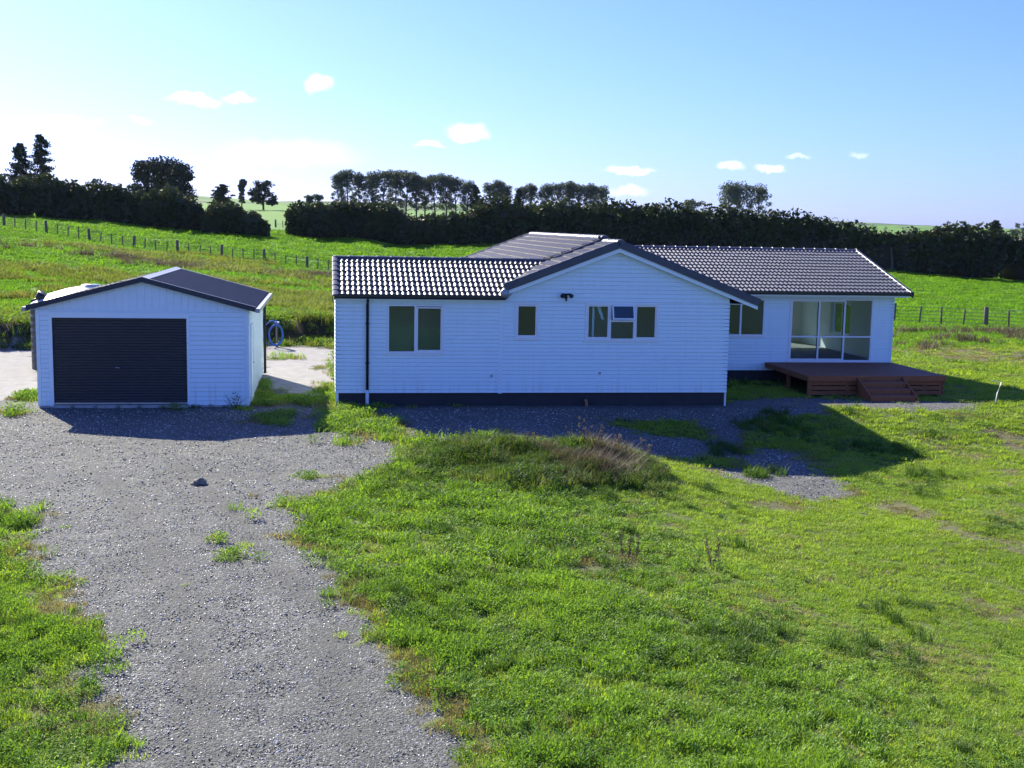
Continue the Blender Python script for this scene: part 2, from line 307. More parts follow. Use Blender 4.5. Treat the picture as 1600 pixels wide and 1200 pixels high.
def vnoise(X, Y, f, seed=0):
    r = np.random.default_rng(seed).random((256, 256)); x = X * f; y = Y * f; i = np.floor(x).astype(int); j = np.floor(y).astype(int); a = S(x - i); b = S(y - j)
    g = lambda p, q: r[p & 255, q & 255]
    return (g(i, j) * (1 - a) + g(i + 1, j) * a) * (1 - b) + (g(i, j + 1) * (1 - a) + g(i + 1, j + 1) * a) * b
def fbm(X, Y, f, seed=0): return .5 * vnoise(X, Y, f, seed) + .3 * vnoise(X, Y, f * 2.1, seed + 1) + .2 * vnoise(X, Y, f * 4.3, seed + 2)
def inside(poly, X, Y):
    c = np.zeros(X.shape, bool); n = len(poly)
    for i in range(n):
        (x1, y1), (x2, y2) = poly[i], poly[(i + 1) % n]
        if y1 == y2: continue
        k = ((y1 > Y) != (y2 > Y)) & (X < (x2 - x1) * (Y - y1) / (y2 - y1) + x1); c ^= k
    return c
def tracks(X, Y):
    xc = np.interp(Y, [5, 11, 15, 20, 25, 30], [-.1, -.45, -.9, -2.2, -3.8, -5.2]); w = .22 + .12 * vnoise(X, Y, .9, 61)
    return np.maximum(np.exp(-((X - xc - .8) / w) ** 2), np.exp(-((X - xc + .8) / w) ** 2)) * S((29 - Y) / 5) * (.5 + .5 * S((fbm(X, Y, .6, 62) - .3) * 3))
def bank_shade(X, Y):  # mask for the shade painted on the bank slope
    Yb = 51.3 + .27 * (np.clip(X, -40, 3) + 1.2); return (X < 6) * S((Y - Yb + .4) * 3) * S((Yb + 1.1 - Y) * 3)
def masks(X, Y):
    wx = X + (fbm(X, Y, 1.1, 3) - .5) * .9 + (vnoise(X, Y, 6, 9) - .5) * .22; wy = Y + (fbm(X, Y, 1.1, 5) - .5) * 1.1 + (vnoise(X, Y, 6, 19) - .5) * .3
    g = (inside(G1, wx, wy) | inside(G2, wx, wy) | inside(G3, wx, wy)).astype(float)
    g = np.where((fbm(X, Y, .55, 171) > .56) & (X > 6.5) & (Y > 27) & (Y < 33.2), 0, g);
    for cx, cy, rx, ry in TUFT:
        q = ((wx - cx) / rx) ** 2 + ((wy - cy) / ry) ** 2; g = np.where(q < 1, 0, g)
    pale = (inside(P1, wx, wy) | inside(P2, wx, wy)).astype(float) * g
    dry = np.zeros_like(g)
    for cx, cy, rx, ry in DIRT:
        q = ((wx - cx) / rx) ** 2 + ((wy - cy) / ry) ** 2; dry = np.maximum(dry, .75 * S(1.5 - q) * (.55 + .6 * fbm(X, Y, 1.6, 175)))
    edge = S((fbm(X, Y, .5, 21) - .6) * 6) * .35 * (Y < 40)
    band = .6 * np.exp(-((Y - (95 + .25 * X)) / 6) ** 2) * (X < 6) * S((fbm(X, Y, .25, 33) - .35) * 3)
    dry = np.maximum(np.maximum(dry, edge), band)
    dry = np.maximum(dry, S((Y - 44) / 6) * S((X - 17) / 4) * S((62 - Y) / 4) * (.12 + .4 * S((fbm(X, Y, .3, 41) - .45) * 4)))
    field = S((Y - 50) / 8)
    Yb = 51.3 + .27 * (np.clip(X, -40, 3) + 1.2); bk = (X < 6) * S((Y - Yb + .5) * 3) * S((Yb + 1.2 - Y) * 3); field = field * (1 - bk)
    return g, pale, dry, field
def axis(lo, a, b, hi, step, grow):
    mid = np.arange(a, b + 1e-6, step); L = [a]; s = step
    while L[-1] > lo: s *= grow; L.append(L[-1] - s)
    R = [mid[-1]]; s = step
    while R[-1] < hi: s *= grow; R.append(R[-1] + s)
    return np.concatenate([np.array(L[:0:-1]), mid, np.array(R[1:])])
gx = axis(-2600, -12, 22, 3200, .13, 1.045); gy = axis(-60, 8, 36, 3400, .13, 1.035)
GX, GY = np.meshgrid(gx, gy); GZ = terrain(GX, GY)
GZ += (vnoise(GX, GY, 4, 51) - .5) * .018 * (GY < 45)
gm, pm, dm, fm_ = masks(GX, GY); GZ = GZ - .0 * gm
nx, ny = len(gx), len(gy); idx = np.arange(nx * ny).reshape(ny, nx)
Q = np.stack([idx[:-1, :-1], idx[:-1, 1:], idx[1:, 1:], idx[1:, :-1]], -1).reshape(-1, 4)
gq = gm.ravel()[Q].mean(1) > .5
V = np.stack([GX, GY, GZ], -1).reshape(-1, 3)
def ground_piece(name, sel, label, cat):
    F = Q[sel]; u, inv = np.unique(F, return_inverse=True)
    me = np_mesh(name, V[u], inv.reshape(F.shape), M['ground'], True, {'gravel': ('POINT', gm.ravel()[u]), 'pale': ('POINT', pm.ravel()[u]), 'dry': ('POINT', dm.ravel()[u]), 'field': ('POINT', fm_.ravel()[u]), 'track': ('POINT', tracks(V[u][:, 0], V[u][:, 1])), 'bank': ('POINT', bank_shade(V[u][:, 0], V[u][:, 1]))})
    return tag(link_mesh(name, me), label, cat, None, 'structure')
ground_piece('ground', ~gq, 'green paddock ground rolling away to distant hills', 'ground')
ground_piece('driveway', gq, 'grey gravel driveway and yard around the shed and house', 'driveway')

# ------------------------------------------------------------------ house
H = empty('house', (4.8, 33.35, 0), 'long white weatherboard house with dark tiled roofs and a front gable', 'house')
YF, YR, ZB, ZTOP = 33.35, 38.74, .38, 2.98
XL, XM, XG, XR = .2, 4.78, 11.42, 19.13
BH = (ZTOP - ZB) / 24
def rects(s0, s1, z0, z1, ops):
    ss = sorted({s0, s1, *[min(max(v, s0), s1) for o in ops for v in o[:2]]}); zs = sorted({z0, z1, *[min(max(v, z0), z1) for o in ops for v in o[2:]]})
    for a, b in zip(ss, ss[1:]):
        run = None
        for c, d in zip(zs, zs[1:]):
            hole = any(o[0] <= a + 1e-6 and o[1] >= b - 1e-6 and o[2] <= c + 1e-6 and o[3] >= d - 1e-6 for o in ops)
            if not hole: yield a, b, c, d
class Face:         # a wall plane: along s, outward d
    def __init__(s, kind, v): s.kind, s.v = kind, v
    def p(s, a, d, z):
        if s.kind == 'front': return (a, s.v - d, z)
        if s.kind == 'back': return (a, s.v + d, z)
        if s.kind == 'left': return (s.v - d, a, z)
        return (s.v + d, a, z)
    def box(s, mb, a0, a1, d0, d1, z0, z1):
        p, q = s.p(a0, d0, z0), s.p(a1, d1, z1)
        return mb.box(min(p[0], q[0]), max(p[0], q[0]), min(p[1], q[1]), max(p[1], q[1]), min(p[2], q[2]), max(p[2], q[2]))
def wall(face, s0, s1, z0, z1, ops, parent, mat=None, thick=.11, name='wall'):
    mb = MB()
    for a, b, c, d in rects(s0, s1, z0, z1, ops): face.box(mb, a, b, -thick, 0, c, d)
    return mb.build(name, mat or M['board'], parent)
def board(face, b0, b1, t0, t1, z0, z1, parent, mat):
    P = face.p; z1 = z1 - .016
    bot = [P(b0, .001, z0), P(b1, .001, z0), P(b1, .036, z0), P(b0, .036, z0)]
    top = [P(t0, .001, z1), P(t1, .001, z1), P(t1, .020, z1), P(t0, .020, z1)]
    return MB().hexa(bot, top).build('weatherboard', mat, parent)
def boards(face, s0, s1, z0, z1, n, ops, parent, mat, j=0):
    h = (z1 - z0) / n
    for k in range(n):
        a, b = z0 + k * h, z0 + (k + 1) * h; segs = [(s0, s1)]
        for o in ops:
            if o[2] < b - h * .35 and o[3] > a + h * .35:
                segs = [q for (u, v) in segs for q in ((u, min(v, o[0])), (max(u, o[1]), v)) if q[1] - q[0] > .02]
        for u, v in segs:
            if parent.name.startswith('wall') and v - u > 4.2 and face.kind == 'front':
                m_ = u + (v - u) * (.32 + .36 * ((k * .618) % 1)); board(face, u, m_ - .0025, u, m_ - .0025, a, b, parent, mat); board(face, m_ + .0025, v, m_ + .0025, v, a, b, parent, mat)
            else: board(face, u, v, u, v, a, b, parent, mat)
FR, RF = Face('front', YF), Face('front', YR)
W1, W2, W3 = (1.59, 3.17, 1.49, 2.86), (5.17, 5.85, 1.92, 2.93), (7.19, 9.32, 1.88, 2.94)
WR, WD = (12.95, 14.52, 1.54, 2.80), (15.40, 18.38, .68, 2.82)
w_left = wall(FR, XL, XM, ZB, ZTOP + .05, [W1], H); boards(FR, XL + .0, XM - .055, ZB, ZTOP, 24, [W1], w_left, M['board'])
w_gab = wall(FR, XM, XG, ZB, 2.955, [W2, W3], H); boards(FR, XM + .055, XG, ZB, 2.94, 24, [W2, W3], w_gab, M['board'])
# gable triangle
RX, RZ, SL = 8.08, 4.64, .3835
def roofz(x): return RZ - SL * abs(x - RX)
gz0 = 2.965; drop = .17
tri = MB().prism([(XM, YF, gz0), (XG, YF, gz0), (XG, YF, roofz(XG) - drop), (RX, YF, RZ - drop), (XM, YF, roofz(XM) - drop)], (0, .11, 0)).build('gable_wall', M['board'], H)
k = 0; z = gz0 + .012
while z < RZ - drop - .03:
    z2 = min(z + .118, RZ - drop - .005)
    xa = lambda zz: max(XM + .0, RX - (RZ - drop - zz) / SL); xb = lambda zz: min(XG, RX + (RZ - drop - zz) / SL)
    board(FR, xa(z), xb(z), xa(z2), xb(z2), z, z2, tri, M['board']); z += .118
mb = MB(); mb.box(XM, XG + .02, YF - .034, YF, 2.935, 2.968); mb.build('gable_band', M['trim'], H)
MB().box(XM - .055, XM + .055, YF - .03, YF, ZB - .02, 2.93).build('wall_joint_trim', M['trim'], H)
SL_, SG_ = Face('left', XL), Face('right', XG)
w_side = wall(SL_, YF, 37.9, ZB, ZTOP + .05, [], H); boards(SL_, YF - .004, 37.9, ZB, ZTOP, 24, [], w_side, M['board'])
w_ret = wall(SG_, YF, YR, ZB, 2.955, [], H); boards(SG_, YF - .004, YR, ZB, 2.94, 24, [], w_ret, M['board'])
w_right = wall(RF, XG, XR, ZB, ZTOP, [WR, WD], H); boards(RF, XG + .03, XR, ZB, ZTOP, 24, [WR, WD], w_right, M['board'])
SR_ = Face('right', XR); WS = (41.9, 43.6, 1.25, 2.45)
w_end = wall(SR_, YR, 46.66, ZB, 4.2, [WS], H)     # gable end, trimmed below by the roof slope
me = w_end.data; bm = bmesh.new(); bm.from_mesh(me)
for nrm, co in (((0, -.2924, 1), (0, 38.22, 2.86)), ((0, .2924, 1), (0, 47.18, 2.86))):
    bmesh.ops.bisect_plane(bm, geom=bm.verts[:] + bm.edges[:] + bm.faces[:], plane_co=co, plane_no=Vector(nrm).normalized(), clear_outer=True)
bm.to_mesh(me); bm.free()
boards(SR_, YR - .004, 46.66, ZB, ZTOP, 24, [WS], w_end, M['board'])
WB = (15.3, 18.0, .66, 2.6); BK = Face('back', 46.66)
wall(BK, XG, XR, ZB, ZTOP, [WB], H); wall(Face('back', 48.2), 4.4, XG, ZB, ZTOP, [], H); wall(Face('left', 4.4), 37.9, 48.2, ZB, ZTOP, [], H)
wall(SG_, 46.66, 48.2, ZB, ZTOP, [], H); wall(Face('back', 37.9), XL, 4.4, ZB, ZTOP, [], H)
MB().prism([(4.4, 48.1, 2.98), (XG, 48.1, 2.98), (XG, 48.1, roofz(XG) - .1), (RX, 48.1, RZ - .1), (4.4, 48.1, roofz(4.4) - .1)], (0, .1, 0)).build('gable_wall', M['board'], H)
MB().prism([(XL, 33.4, 3.04), (XL, 37.85, 3.04), (XL, 35.6, 3.94)], (.1, 0, 0)).build('gable_wall', M['board'], H)
# interior
MB().box(XL + .12, XG - .12, YF + .12, 37.8, .5, .62).box(4.5, XG - .12, 37.8, 48.0, .5, .62).build('interior_floor', M['carpet'], H)
MB().box(XG, XR - .12, YR + .12, 46.5, .5, .62).build('interior_floor', M['carpet'], H)
MB().box(XL + .12, XG - .12, YF + .12, 37.8, 2.88, 2.93).box(4.5, XG - .12, 37.8, 48.0, 2.88, 2.93).build('interior_ceiling', M['ceiling'], H)
MB().box(XG, XR - .12, YR + .12, 46.5, 2.88, 2.93).build('interior_ceiling', M['ceiling'], H)
for a in ((XM, XM + .1, YF + .12, 37.8), (XL + .12, XG - .12, 37.2, 37.3), (XG - .12, XG - .02, YR, 48), (6.5, 6.6, YF + .12, 37.2), (14.75, 14.85, YR + .13, 46.5)):
    MB().box(*a, .62, 2.88).build('interior_wall', M['inner'], H)
# inside lining of the living room
MB().box(XG, 12.9, YR + .115, YR + .13, .62, 2.88).box(14.56, 15.37, YR + .115, YR + .13, .62, 2.88).build('interior_wall', M['inner'], H)
MB().box(XR - .13, XR - .115, YR + .13, 41.85, .62, 2.88).box(XR - .13, XR - .115, 43.65, 46.5, .62, 2.88).box(XR - .13, XR - .115, 41.85, 43.65, .62, 1.2).build('interior_wall', M['inner'], H)
MB().box(XG, 15.25, 46.5, 46.54, .62, 2.88).box(18.05, XR - .13, 46.5, 46.54, .62, 2.88).build('interior_wall', M['inner'], H)
# windows
def frame_bars(mb, face, o, w=.055, d0=-.06, d1=.045):
    face.box(mb, o[0], o[1], d0, d1, o[2], o[2] + w); face.box(mb, o[0], o[1], d0, d1, o[3] - w, o[3])
    face.box(mb, o[0], o[0] + w, d0, d1, o[2] + w, o[3] - w); face.box(mb, o[1] - w, o[1], d0, d1, o[2] + w, o[3] - w)
def window(face, o, panes, sashes=(), mull=(), trans=(), w=.055, label=None, sill=True):
    mb = MB(); frame_bars(mb, face, o, w)
    f = mb.build('window', M['alu'], H)
    if label: f['label'] = label
    for (a, z0, z1) in mull: face.box(MB(), a - .03, a + .03, -.05, .038, z0, z1) and None; m_ = MB(); face.box(m_, a - .03, a + .03, -.05, .038, z0, z1); m_.build('mullion', M['alu'], f)
    for (a, b, z) in trans: m_ = MB(); face.box(m_, a, b, -.048, .036, z - .025, z + .025); m_.build('transom', M['alu'], f)
    for s in sashes: m_ = MB(); frame_bars(m_, face, s, .04, -.03, .03); m_.build('sash', M['alu'], f)
    for p in panes: m_ = MB(); face.box(m_, p[0], p[1], -.012, -.004, p[2], p[3]); m_.build('pane', M['glass'], f)
    if sill: m_ = MB(); face.box(m_, o[0] - .03, o[1] + .03, .0, .06, o[2] - .045, o[2] - .002); m_.build('sill', M['alu'], f)
    return f
window(FR, W1, [(1.645, 2.345, 1.545, 2.805), (2.445, 3.075, 1.585, 2.745)], [(2.405, 3.115, 1.545, 2.785)], [(2.375, 1.545, 2.805)])
window(FR, W2, [(5.225, 5.795, 1.975, 2.84)], [(5.225, 5.795, 1.975, 2.87)])
w3 = window(FR, W3, [(7.245, 7.88, 1.935, 2.885), (7.94, 8.59, 1.935, 2.41), (8.65, 9.265, 1.935, 2.885)], [(7.245, 7.88, 1.935, 2.885), (8.65, 9.265, 1.935, 2.885)], [(7.91, 1.935, 2.885), (8.62, 1.935, 2.885)], [(7.94, 8.59, 2.435)])
# the open top-hung sash of the kitchen window
op = MB(); L_, Hh = .65, .43; ang = rad(20)
def opn(x, v, d): return (7.945 + x, YF - .05 - v * math.sin(ang) - d * math.cos(ang), 2.885 - v * math.cos(ang) + d * math.sin(ang))
def opbox(x0, x1, v0, v1, d0, d1, mb): mb.hexa([opn(x0, v0, d0), opn(x1, v0, d0), opn(x1, v1, d0), opn(x0, v1, d0)], [opn(x0, v0, d1), opn(x1, v0, d1), opn(x1, v1, d1), opn(x0, v1, d1)])
opbox(0, L_, 0, .04, 0, .035, op); opbox(0, L_, Hh - .04, Hh, 0, .035, op); opbox(0, .04, .04, Hh - .04, 0, .035, op); opbox(L_ - .04, L_, .04, Hh - .04, 0, .035, op)
so = op.build('sash', M['alu'], w3); so['label'] = 'open top-hung sash tilted outwards'
op = MB(); opbox(.04, L_ - .04, .04, Hh - .04, .012, .02, op); op.build('pane', M['glass'], w3)
MB().box(7.44, 7.50, YF + .22, YF + .235, 1.7, 2.86).hexa([(7.56, YF + .22, 2.84), (7.66, YF + .22, 2.84), (7.66, YF + .235, 2.84), (7.56, YF + .235, 2.84)], [(7.72, YF + .22, 2.45), (7.80, YF + .22, 2.45), (7.80, YF + .235, 2.45), (7.72, YF + .235, 2.45)]).build('curtain', M['trim'], H)
window(RF, WR, [(13.005, 13.65, 1.595, 2.745), (13.71, 14.465, 1.595, 2.745)], [], [(13.68, 1.595, 2.745)])
dr = window(RF, WD, [(15.455, 16.42, 1.56, 2.765), (16.48, 17.33, 1.56, 2.765), (17.39, 18.325, 1.56, 2.765), (15.455, 16.42, .735, 1.50), (16.48, 17.33, .735, 1.50), (17.39, 18.325, .735, 1.50)],
            [(15.455, 16.46, .735, 2.765), (16.44, 17.37, .735, 2.765)], [(16.45, .735, 2.765), (17.36, .735, 2.765)], [(15.455, 16.42, 1.53), (16.48, 17.33, 1.53), (17.39, 18.325, 1.53)], .05, 'large white sliding glass door in three bays')
dr.name = 'glass_door'
window(SR_, WS, [(41.96, 43.54, 1.31, 2.39)], [], [(42.75, 1.31, 2.39)])
window(BK, WB, [(15.36, 17.94, .72, 2.54)], [], [(16.65, .72, 2.54)])
# foundation base
MB().box(XL + .05, XG - .05, YF + .05, YF + .12, -.25, ZB + .01).build('foundation', M['base'], H)
MB().box(XG - .12, XG - .05, YF + .12, YR, -.3, ZB + .01).box(XG - .05, XR - .05, YR + .05, YR + .12, -.25, ZB + .01).box(XR - .12, XR - .05, YR + .12, 46.6, -.25, ZB + .01).build('foundation', M['base'], H)
MB().box(XL + .05, XL + .12, YF + .12, 37.8, -.25, ZB + .01).build('foundation', M['base'], H)
MB().box(XL - .01, XL + .06, YF - .012, YF + .06, -.1, ZB).build('corner_stop', M['trim'], H)
MB().box(XG - .03, XG + .015, YF - .02, YF + .03, -.08, ZB + .05).build('corner_stop', M['trim'], H)
# fascia, soffit, gutter
def eave(x0, x1, yw, ye, zf):
    MB().box(x0, x1, ye + .05, yw, zf, zf + .02).build('soffit', M['trim'], H)
    MB().box(x0, x1, ye + .02, ye + .05, zf - .02, zf + .13).build('fascia', M['trim'], H)
    g = MB(); pr = [(0, .02), (-.01, -.07), (-.035, -.1), (-.09, -.1), (-.115, -.07), (-.12, .02), (-.105, .02), (-.1, -.06), (-.03, -.085), (-.012, .02)]
    g.prism([(x0, ye + .02 + a, zf + .145 + b) for a, b in pr], (x1 - x0, 0, 0)); g.build('gutter', M['gutter'], H)
eave(.14, 4.83, YF, 33.12, 2.985); eave(12.3, 19.46, YR, 38.25, 2.93)
MB().box(XG, 12.12, YF + .0, YR, 2.935, 2.955).build('soffit', M['trim'], H)
MB().box(12.12, 12.15, 33.18, 38.3, 2.93, 3.05).build('fascia', M['trim'], H)
MB().box(12.15, 12.27, 33.16, 38.3, 2.97, 3.07).build('gutter', M['gutter'], H)
# downpipe
dp = MB(); dp.tube([(1.05, 33.08, 3.03), (1.05, 33.1, 2.95), (1.05, YF - .07, 2.84), (1.05, YF - .07, .46)], .042, 10); dp = dp.build('downpipe', M['gutter'], H, True)
MB().tube([(1.05, YF - .07, .47), (1.05, YF - .07, .18), (1.05, YF - .1, .02), (1.05, YF - .12, -.1)], .05, 10).build('downpipe_shoe', M['pipew'], dp, True)
for z in (2.3, 1.2): MB().box(.995, 1.105, YF - .1, YF - .02, z, z + .03).build('bracket', M['gutter'], dp)
# security light: plate, arm and two lamp heads
sl = MB().box(6.57, 6.65, YF - .05, YF - .02, 3.06, 3.2).build('security_light', M['black'], H)
for dx in (-.1, .1): MB().tube([(6.61, YF - .06, 3.16), (6.61 + dx * .6, YF - .1, 3.19), (6.61 + dx, YF - .13, 3.17), (6.61 + dx * 1.35, YF - .2, 3.13)], [.018, .02, .05, .062], 10).build('lamp_head', M['black'], sl, True)
MB().tube([(6.61, YF - .05, 3.1), (6.61, YF - .09, 3.07), (6.61, YF - .09, 3.0)], [.02, .03, .034], 8).build('sensor', M['black'], sl, True)
for x, z in ((4.53, .86), (7.65, .94)): MB().box(x - .03, x + .03, YF - .04, YF - .02, z - .035, z + .035).box(x - .018, x + .018, YF - .07, YF - .04, z - .03, z + .01).build('wall_vent', M['flash'], H)
MB().tube([(7.27, YF + .04, .16), (7.27, YF - .06, .15), (7.27, YF - .1, .08), (7.27, YF - .1, -.02)], .045, 10).build('drain_pipe', M['terra'], H, True)

# ---- roof
roof = MB()
def slab(poly, zf, th=.05): 
    pts = [(x, y, zf(x, y) - .02) for x, y in poly]; roof.prism(pts, (0, 0, -th))
lwz = lambda x, y: 4.02 - .373 * abs(y - 35.6)
rwz = lambda x, y: 4.36 - .2924 * abs(y - 42.7)
mgz = lambda x, y: roofz(x)
mgz2 = lambda x, y: roofz(x) + .10
slab([(.14, 33.08), (4.85, 33.08), (6.5, 35.6), (.14, 35.6)], lwz); slab([(.14, 35.6), (6.5, 35.6), (4.85, 38.1), (.14, 38.1)], lwz)
slab([(RX, 33.15), (4.86, 33.15), (6.5, 35.6), (4.85, 38.1), (4.0, 38.1), (4.0, 48.45), (RX, 48.45)], mgz)
slab([(RX, 33.15), (12.2, 33.15), (12.2, 38.22), (8.8, 42.7), (12.2, 47.18), (12.2, 48.45), (RX, 48.45)], mgz)
slab([(12.2, 38.22), (19.48, 38.22), (19.48, 42.7), (8.8, 42.7)], rwz); slab([(12.2, 47.18), (19.48, 47.18), (19.48, 42.7), (8.8, 42.7)], rwz)
ROOF = roof.build('roof', M['gutter'], H)
# one tile: two rolls wide, with a rounded nose
TW, TL, TC = .30, .375, .34
def tile_geom():
    n = 12; us = np.linspace(0, 1, n + 1); h = .043 * (np.maximum(0, .5 - .5 * np.cos(4 * np.pi * us)) ** 1.25)
    V = []; F = []
    for v, zo in ((0, .046), (TL, .002)):
        for i, u in enumerate(us): V.append((u * TW, v, zo + h[i]))
    for v, zo, kk in ((0, .046, 1), (.004, -.004, .25)):
        for i, u in enumerate(us): V.append((u * TW, v, zo + h[i] * kk))
    for i in range(n): F.append((i, i + 1, n + 2 + i, n + 1 + i)); F.append((3 * n + 3 + i, 3 * n + 4 + i, 2 * n + 3 + i, 2 * n + 2 + i))
    return np.array(V), np.array(F)
TV, TF = tile_geom(); tile_me = np_mesh('tile', TV, TF, M['tile'], False)
nf = len(TF); tile_me.polygons.foreach_set('use_smooth', [True] * nf)
def tile_grid(x_axis, up_axis, origin, nu, nv, keep):
    a = Vector(x_axis).normalized(); b = Vector(up_axis).normalized(); n = a.cross(b); o = Vector(origin); out = []
    for j in range(nv):
        for i in range(nu):
            jit = (random.random() - .5) * .006
            p = o + a * (i * TW) + b * (j * TC) + n * jit; c = p + a * (TW / 2) + b * (TC / 2)
            if keep(c): out.append((Matrix(((a.x, b.x, n.x, p.x), (a.y, b.y, n.y, p.y), (a.z, b.z, n.z, p.z), (0, 0, 0, 1))), c))
    return out
def clip_tile(mw, co, no):
    me = tile_me.copy(); bm = bmesh.new(); bm.from_mesh(me); inv = mw.inverted()
    bmesh.ops.bisect_plane(bm, geom=bm.verts[:] + bm.edges[:] + bm.faces[:], plane_co=inv @ Vector(co), plane_no=(inv.to_3x3() @ Vector(no)).normalized(), clear_outer=True)
    n = len(bm.faces); bm.to_mesh(me); bm.free(); return me if n else None
vd = Vector((1.65, 2.52, 0)).normalized(); vn = Vector((vd.y, -vd.x, 0))      # valley beside the front gable
lw = tile_grid((1, 0, 0), (0, 1, .373), (.16, 33.05, lwz(0, 33.05)), 22, 8, lambda c: (c - Vector((4.85, 33.08, 0))).dot(vn) < .17)
rw = tile_grid((1, 0, 0), (0, 1, .2924), (19.45 - 37 * TW, 38.19, rwz(0, 38.19)), 37, 14, lambda c: c.x > 12.1 - (c.y - 38.2) * .76)
rw.sort(key=lambda q: q[1].y)
count = 0
for mw, c in lw:
    dd = (c - Vector((4.85, 33.08, 0))).dot(vn); me = tile_me
    if dd > -.2: me = clip_tile(mw, (4.85, 33.08, 0), vn)
    if me: link_mesh('tile', me, ROOF, None, mw); count += 1
# right wing: the tiles seen largest are single tiles, the rest one mass
n_single = max(0, 298 - count); n_single = n_single if n_single < len(rw) else len(rw)
for mw, c in rw[:n_single]: link_mesh('tile', tile_me, ROOF, None, mw)
def tile_mass(items, name='roof_tiles'):
    A = np.array([np.array(mw) for mw, _ in items]); hv = np.c_[TV, np.ones(len(TV))]
    VV = np.einsum('nij,kj->nki', A, hv)[..., :3].reshape(-1, 3); FF = (TF[None] + (np.arange(len(items)) * len(TV))[:, None, None]).reshape(-1, 4)
    o = link_mesh(name, np_mesh(name, VV, FF, M['tile'], True), ROOF); o['kind'] = 'stuff'; return o
def in_left(c):
    if c.y < 35.6: return c.x > 4.85 + (c.y - 33.08) / 2.52 * 1.65 + .08
    if c.y < 38.1: return c.x > 6.5 - (c.y - 35.6) / 2.5 * 1.65
    return True
ml = tile_grid((0, -1, 0), (1, 0, SL), (3.97, 35.2, roofz(3.97)), 7, 13, lambda c: c.x < RX and c.y > 33.2 and in_left(c)) \
   + tile_grid((0, -1, 0), (1, 0, SL), (3.97, 48.45, roofz(3.97) + .085), 44, 13, lambda c: c.x < RX and c.y > 35.2 and in_left(c))
mr = tile_grid((0, 1, 0), (-1, 0, SL), (12.23, 33.2, roofz(12.23)), 50, 13, lambda c: c.x > RX and (c.y < 38.2 + (12.2 - c.x) * 1.3))
tile_mass(rw[n_single:] + ml + mr)
# caps: half-round pieces with a raised collar
def cap_mesh(name, ln, r, collar=True, mat=None):
    mb = MB(); n = 8; sec = [(-.02, r * .96), (.05, r * 1.12), (.06, r), (ln, r * .9)] if collar else [(-.02, r * 1.05), (ln, r * .92)]
    vs_ = []; fs_ = []
    for (s_, rr) in sec:
        for k in range(n + 1):
            a = math.pi * k / n; vs_.append((s_, rr * math.cos(a), rr * .8 * math.sin(a)))
    m = n + 1
    for i in range(len(sec) - 1):
        for k in range(n): fs_.append((i * m + k, i * m + k + 1, (i + 1) * m + k + 1, (i + 1) * m + k))
    fs_.append(tuple(range(m))); fs_.append(tuple(range((len(sec) - 1) * m, len(sec) * m))[::-1])
    mb.add(vs_, fs_); me = mb.mesh(name); me.materials.append(mat or M['cap']); return me
cap_me = cap_mesh('ridge_cap', .44, .125)
def caps(p0, p1, step, me, name, lift=0, tilt=Vector((0, 0, 1))):
    p0, p1 = Vector(p0), Vector(p1); d = (p1 - p0); n = max(1, int(round(d.length / step))); d.normalize()
    y = tilt.cross(d).normalized(); z = d.cross(y)
    for i in range(n):
        p = p0 + d * (i * step) + z * (lift + (random.random() - .5) * .008)
        link_mesh(name, me, ROOF, None, Matrix(((d.x, y.x, z.x, p.x), (d.y, y.y, z.y, p.y), (d.z, y.z, z.z, p.z), (0, 0, 0, 1))))
caps((.14, 35.6, 4.02), (6.5, 35.6, 4.02), .41, cap_me, 'ridge_cap')
caps((19.5, 42.7, 4.36), (8.9, 42.7, 4.36), .41, cap_me, 'ridge_cap')
caps((RX, 35.1, RZ + .10), (RX, 48.4, RZ + .10), .41, cap_me, 'ridge_cap'); caps((RX, 33.1, RZ), (RX, 35.0, RZ), .41, cap_me, 'ridge_cap')
# verge pieces along the sloping edges
def verge_mesh(ln, dep, top, drp):
    mb = MB(); P = [(-dep * .5, -drp), (-dep * .5, top * .55), (-dep * .32, top * .95), (0, top), (dep * .32, top * .95), (dep * .5, top * .5), (dep * .5, -.02), (dep * .38, -.02), (dep * .38, top * .3), (-dep * .4, top * .4), (-dep * .4, -drp)]
    a = [(-.02, y, z) for y, z in P]; b = [(ln, y * .94, z * .94 - .008) for y, z in P]; n = len(P)
    mb.add(a + b, [tuple(range(n)), tuple(range(n, 2 * n))[::-1]] + [(i, (i + 1) % n, n + (i + 1) % n, n + i) for i in range(n)])
    me = mb.mesh('verge_tile'); me.materials.append(M['cap']); return me
vg = verge_mesh(.36, .17, .09, .14)
def verge(p0, p1, side, me=vg, step=.34):
    p0, p1 = Vector(p0), Vector(p1); L = (p1 - p0).length; d = (p1 - p0).normalized(); up = Vector((0, 0, 1)); out = Vector(side)
    y = -out; y = (y - d * y.dot(d)).normalized(); z = d.cross(y)
    if z.z < 0: z = -z
    for i in range(int(math.ceil(L / step - .3))):
        p = p0 + d * (i * step) + z * (random.random() - .5) * .006
        link_mesh('verge_tile', me, ROOF, None, Matrix(((d.x, y.x, z.x, p.x), (d.y, y.y, z.y, p.y), (d.z, y.z, z.z, p.z), (0, 0, 0, 1))))
verge((4.84, 33.16, roofz(4.84)), (RX, 33.16, RZ + .01), (0, -1, 0)); verge((12.24, 33.16, roofz(12.24)), (RX, 33.16, RZ + .01), (0, -1, 0))
verge((.17, 33.03, lwz(0, 33.03)), (.17, 35.55, 4.01), (-1, 0, 0)); verge((19.46, 38.16, rwz(0, 38.16)), (19.46, 42.66, 4.35), (1, 0, 0))
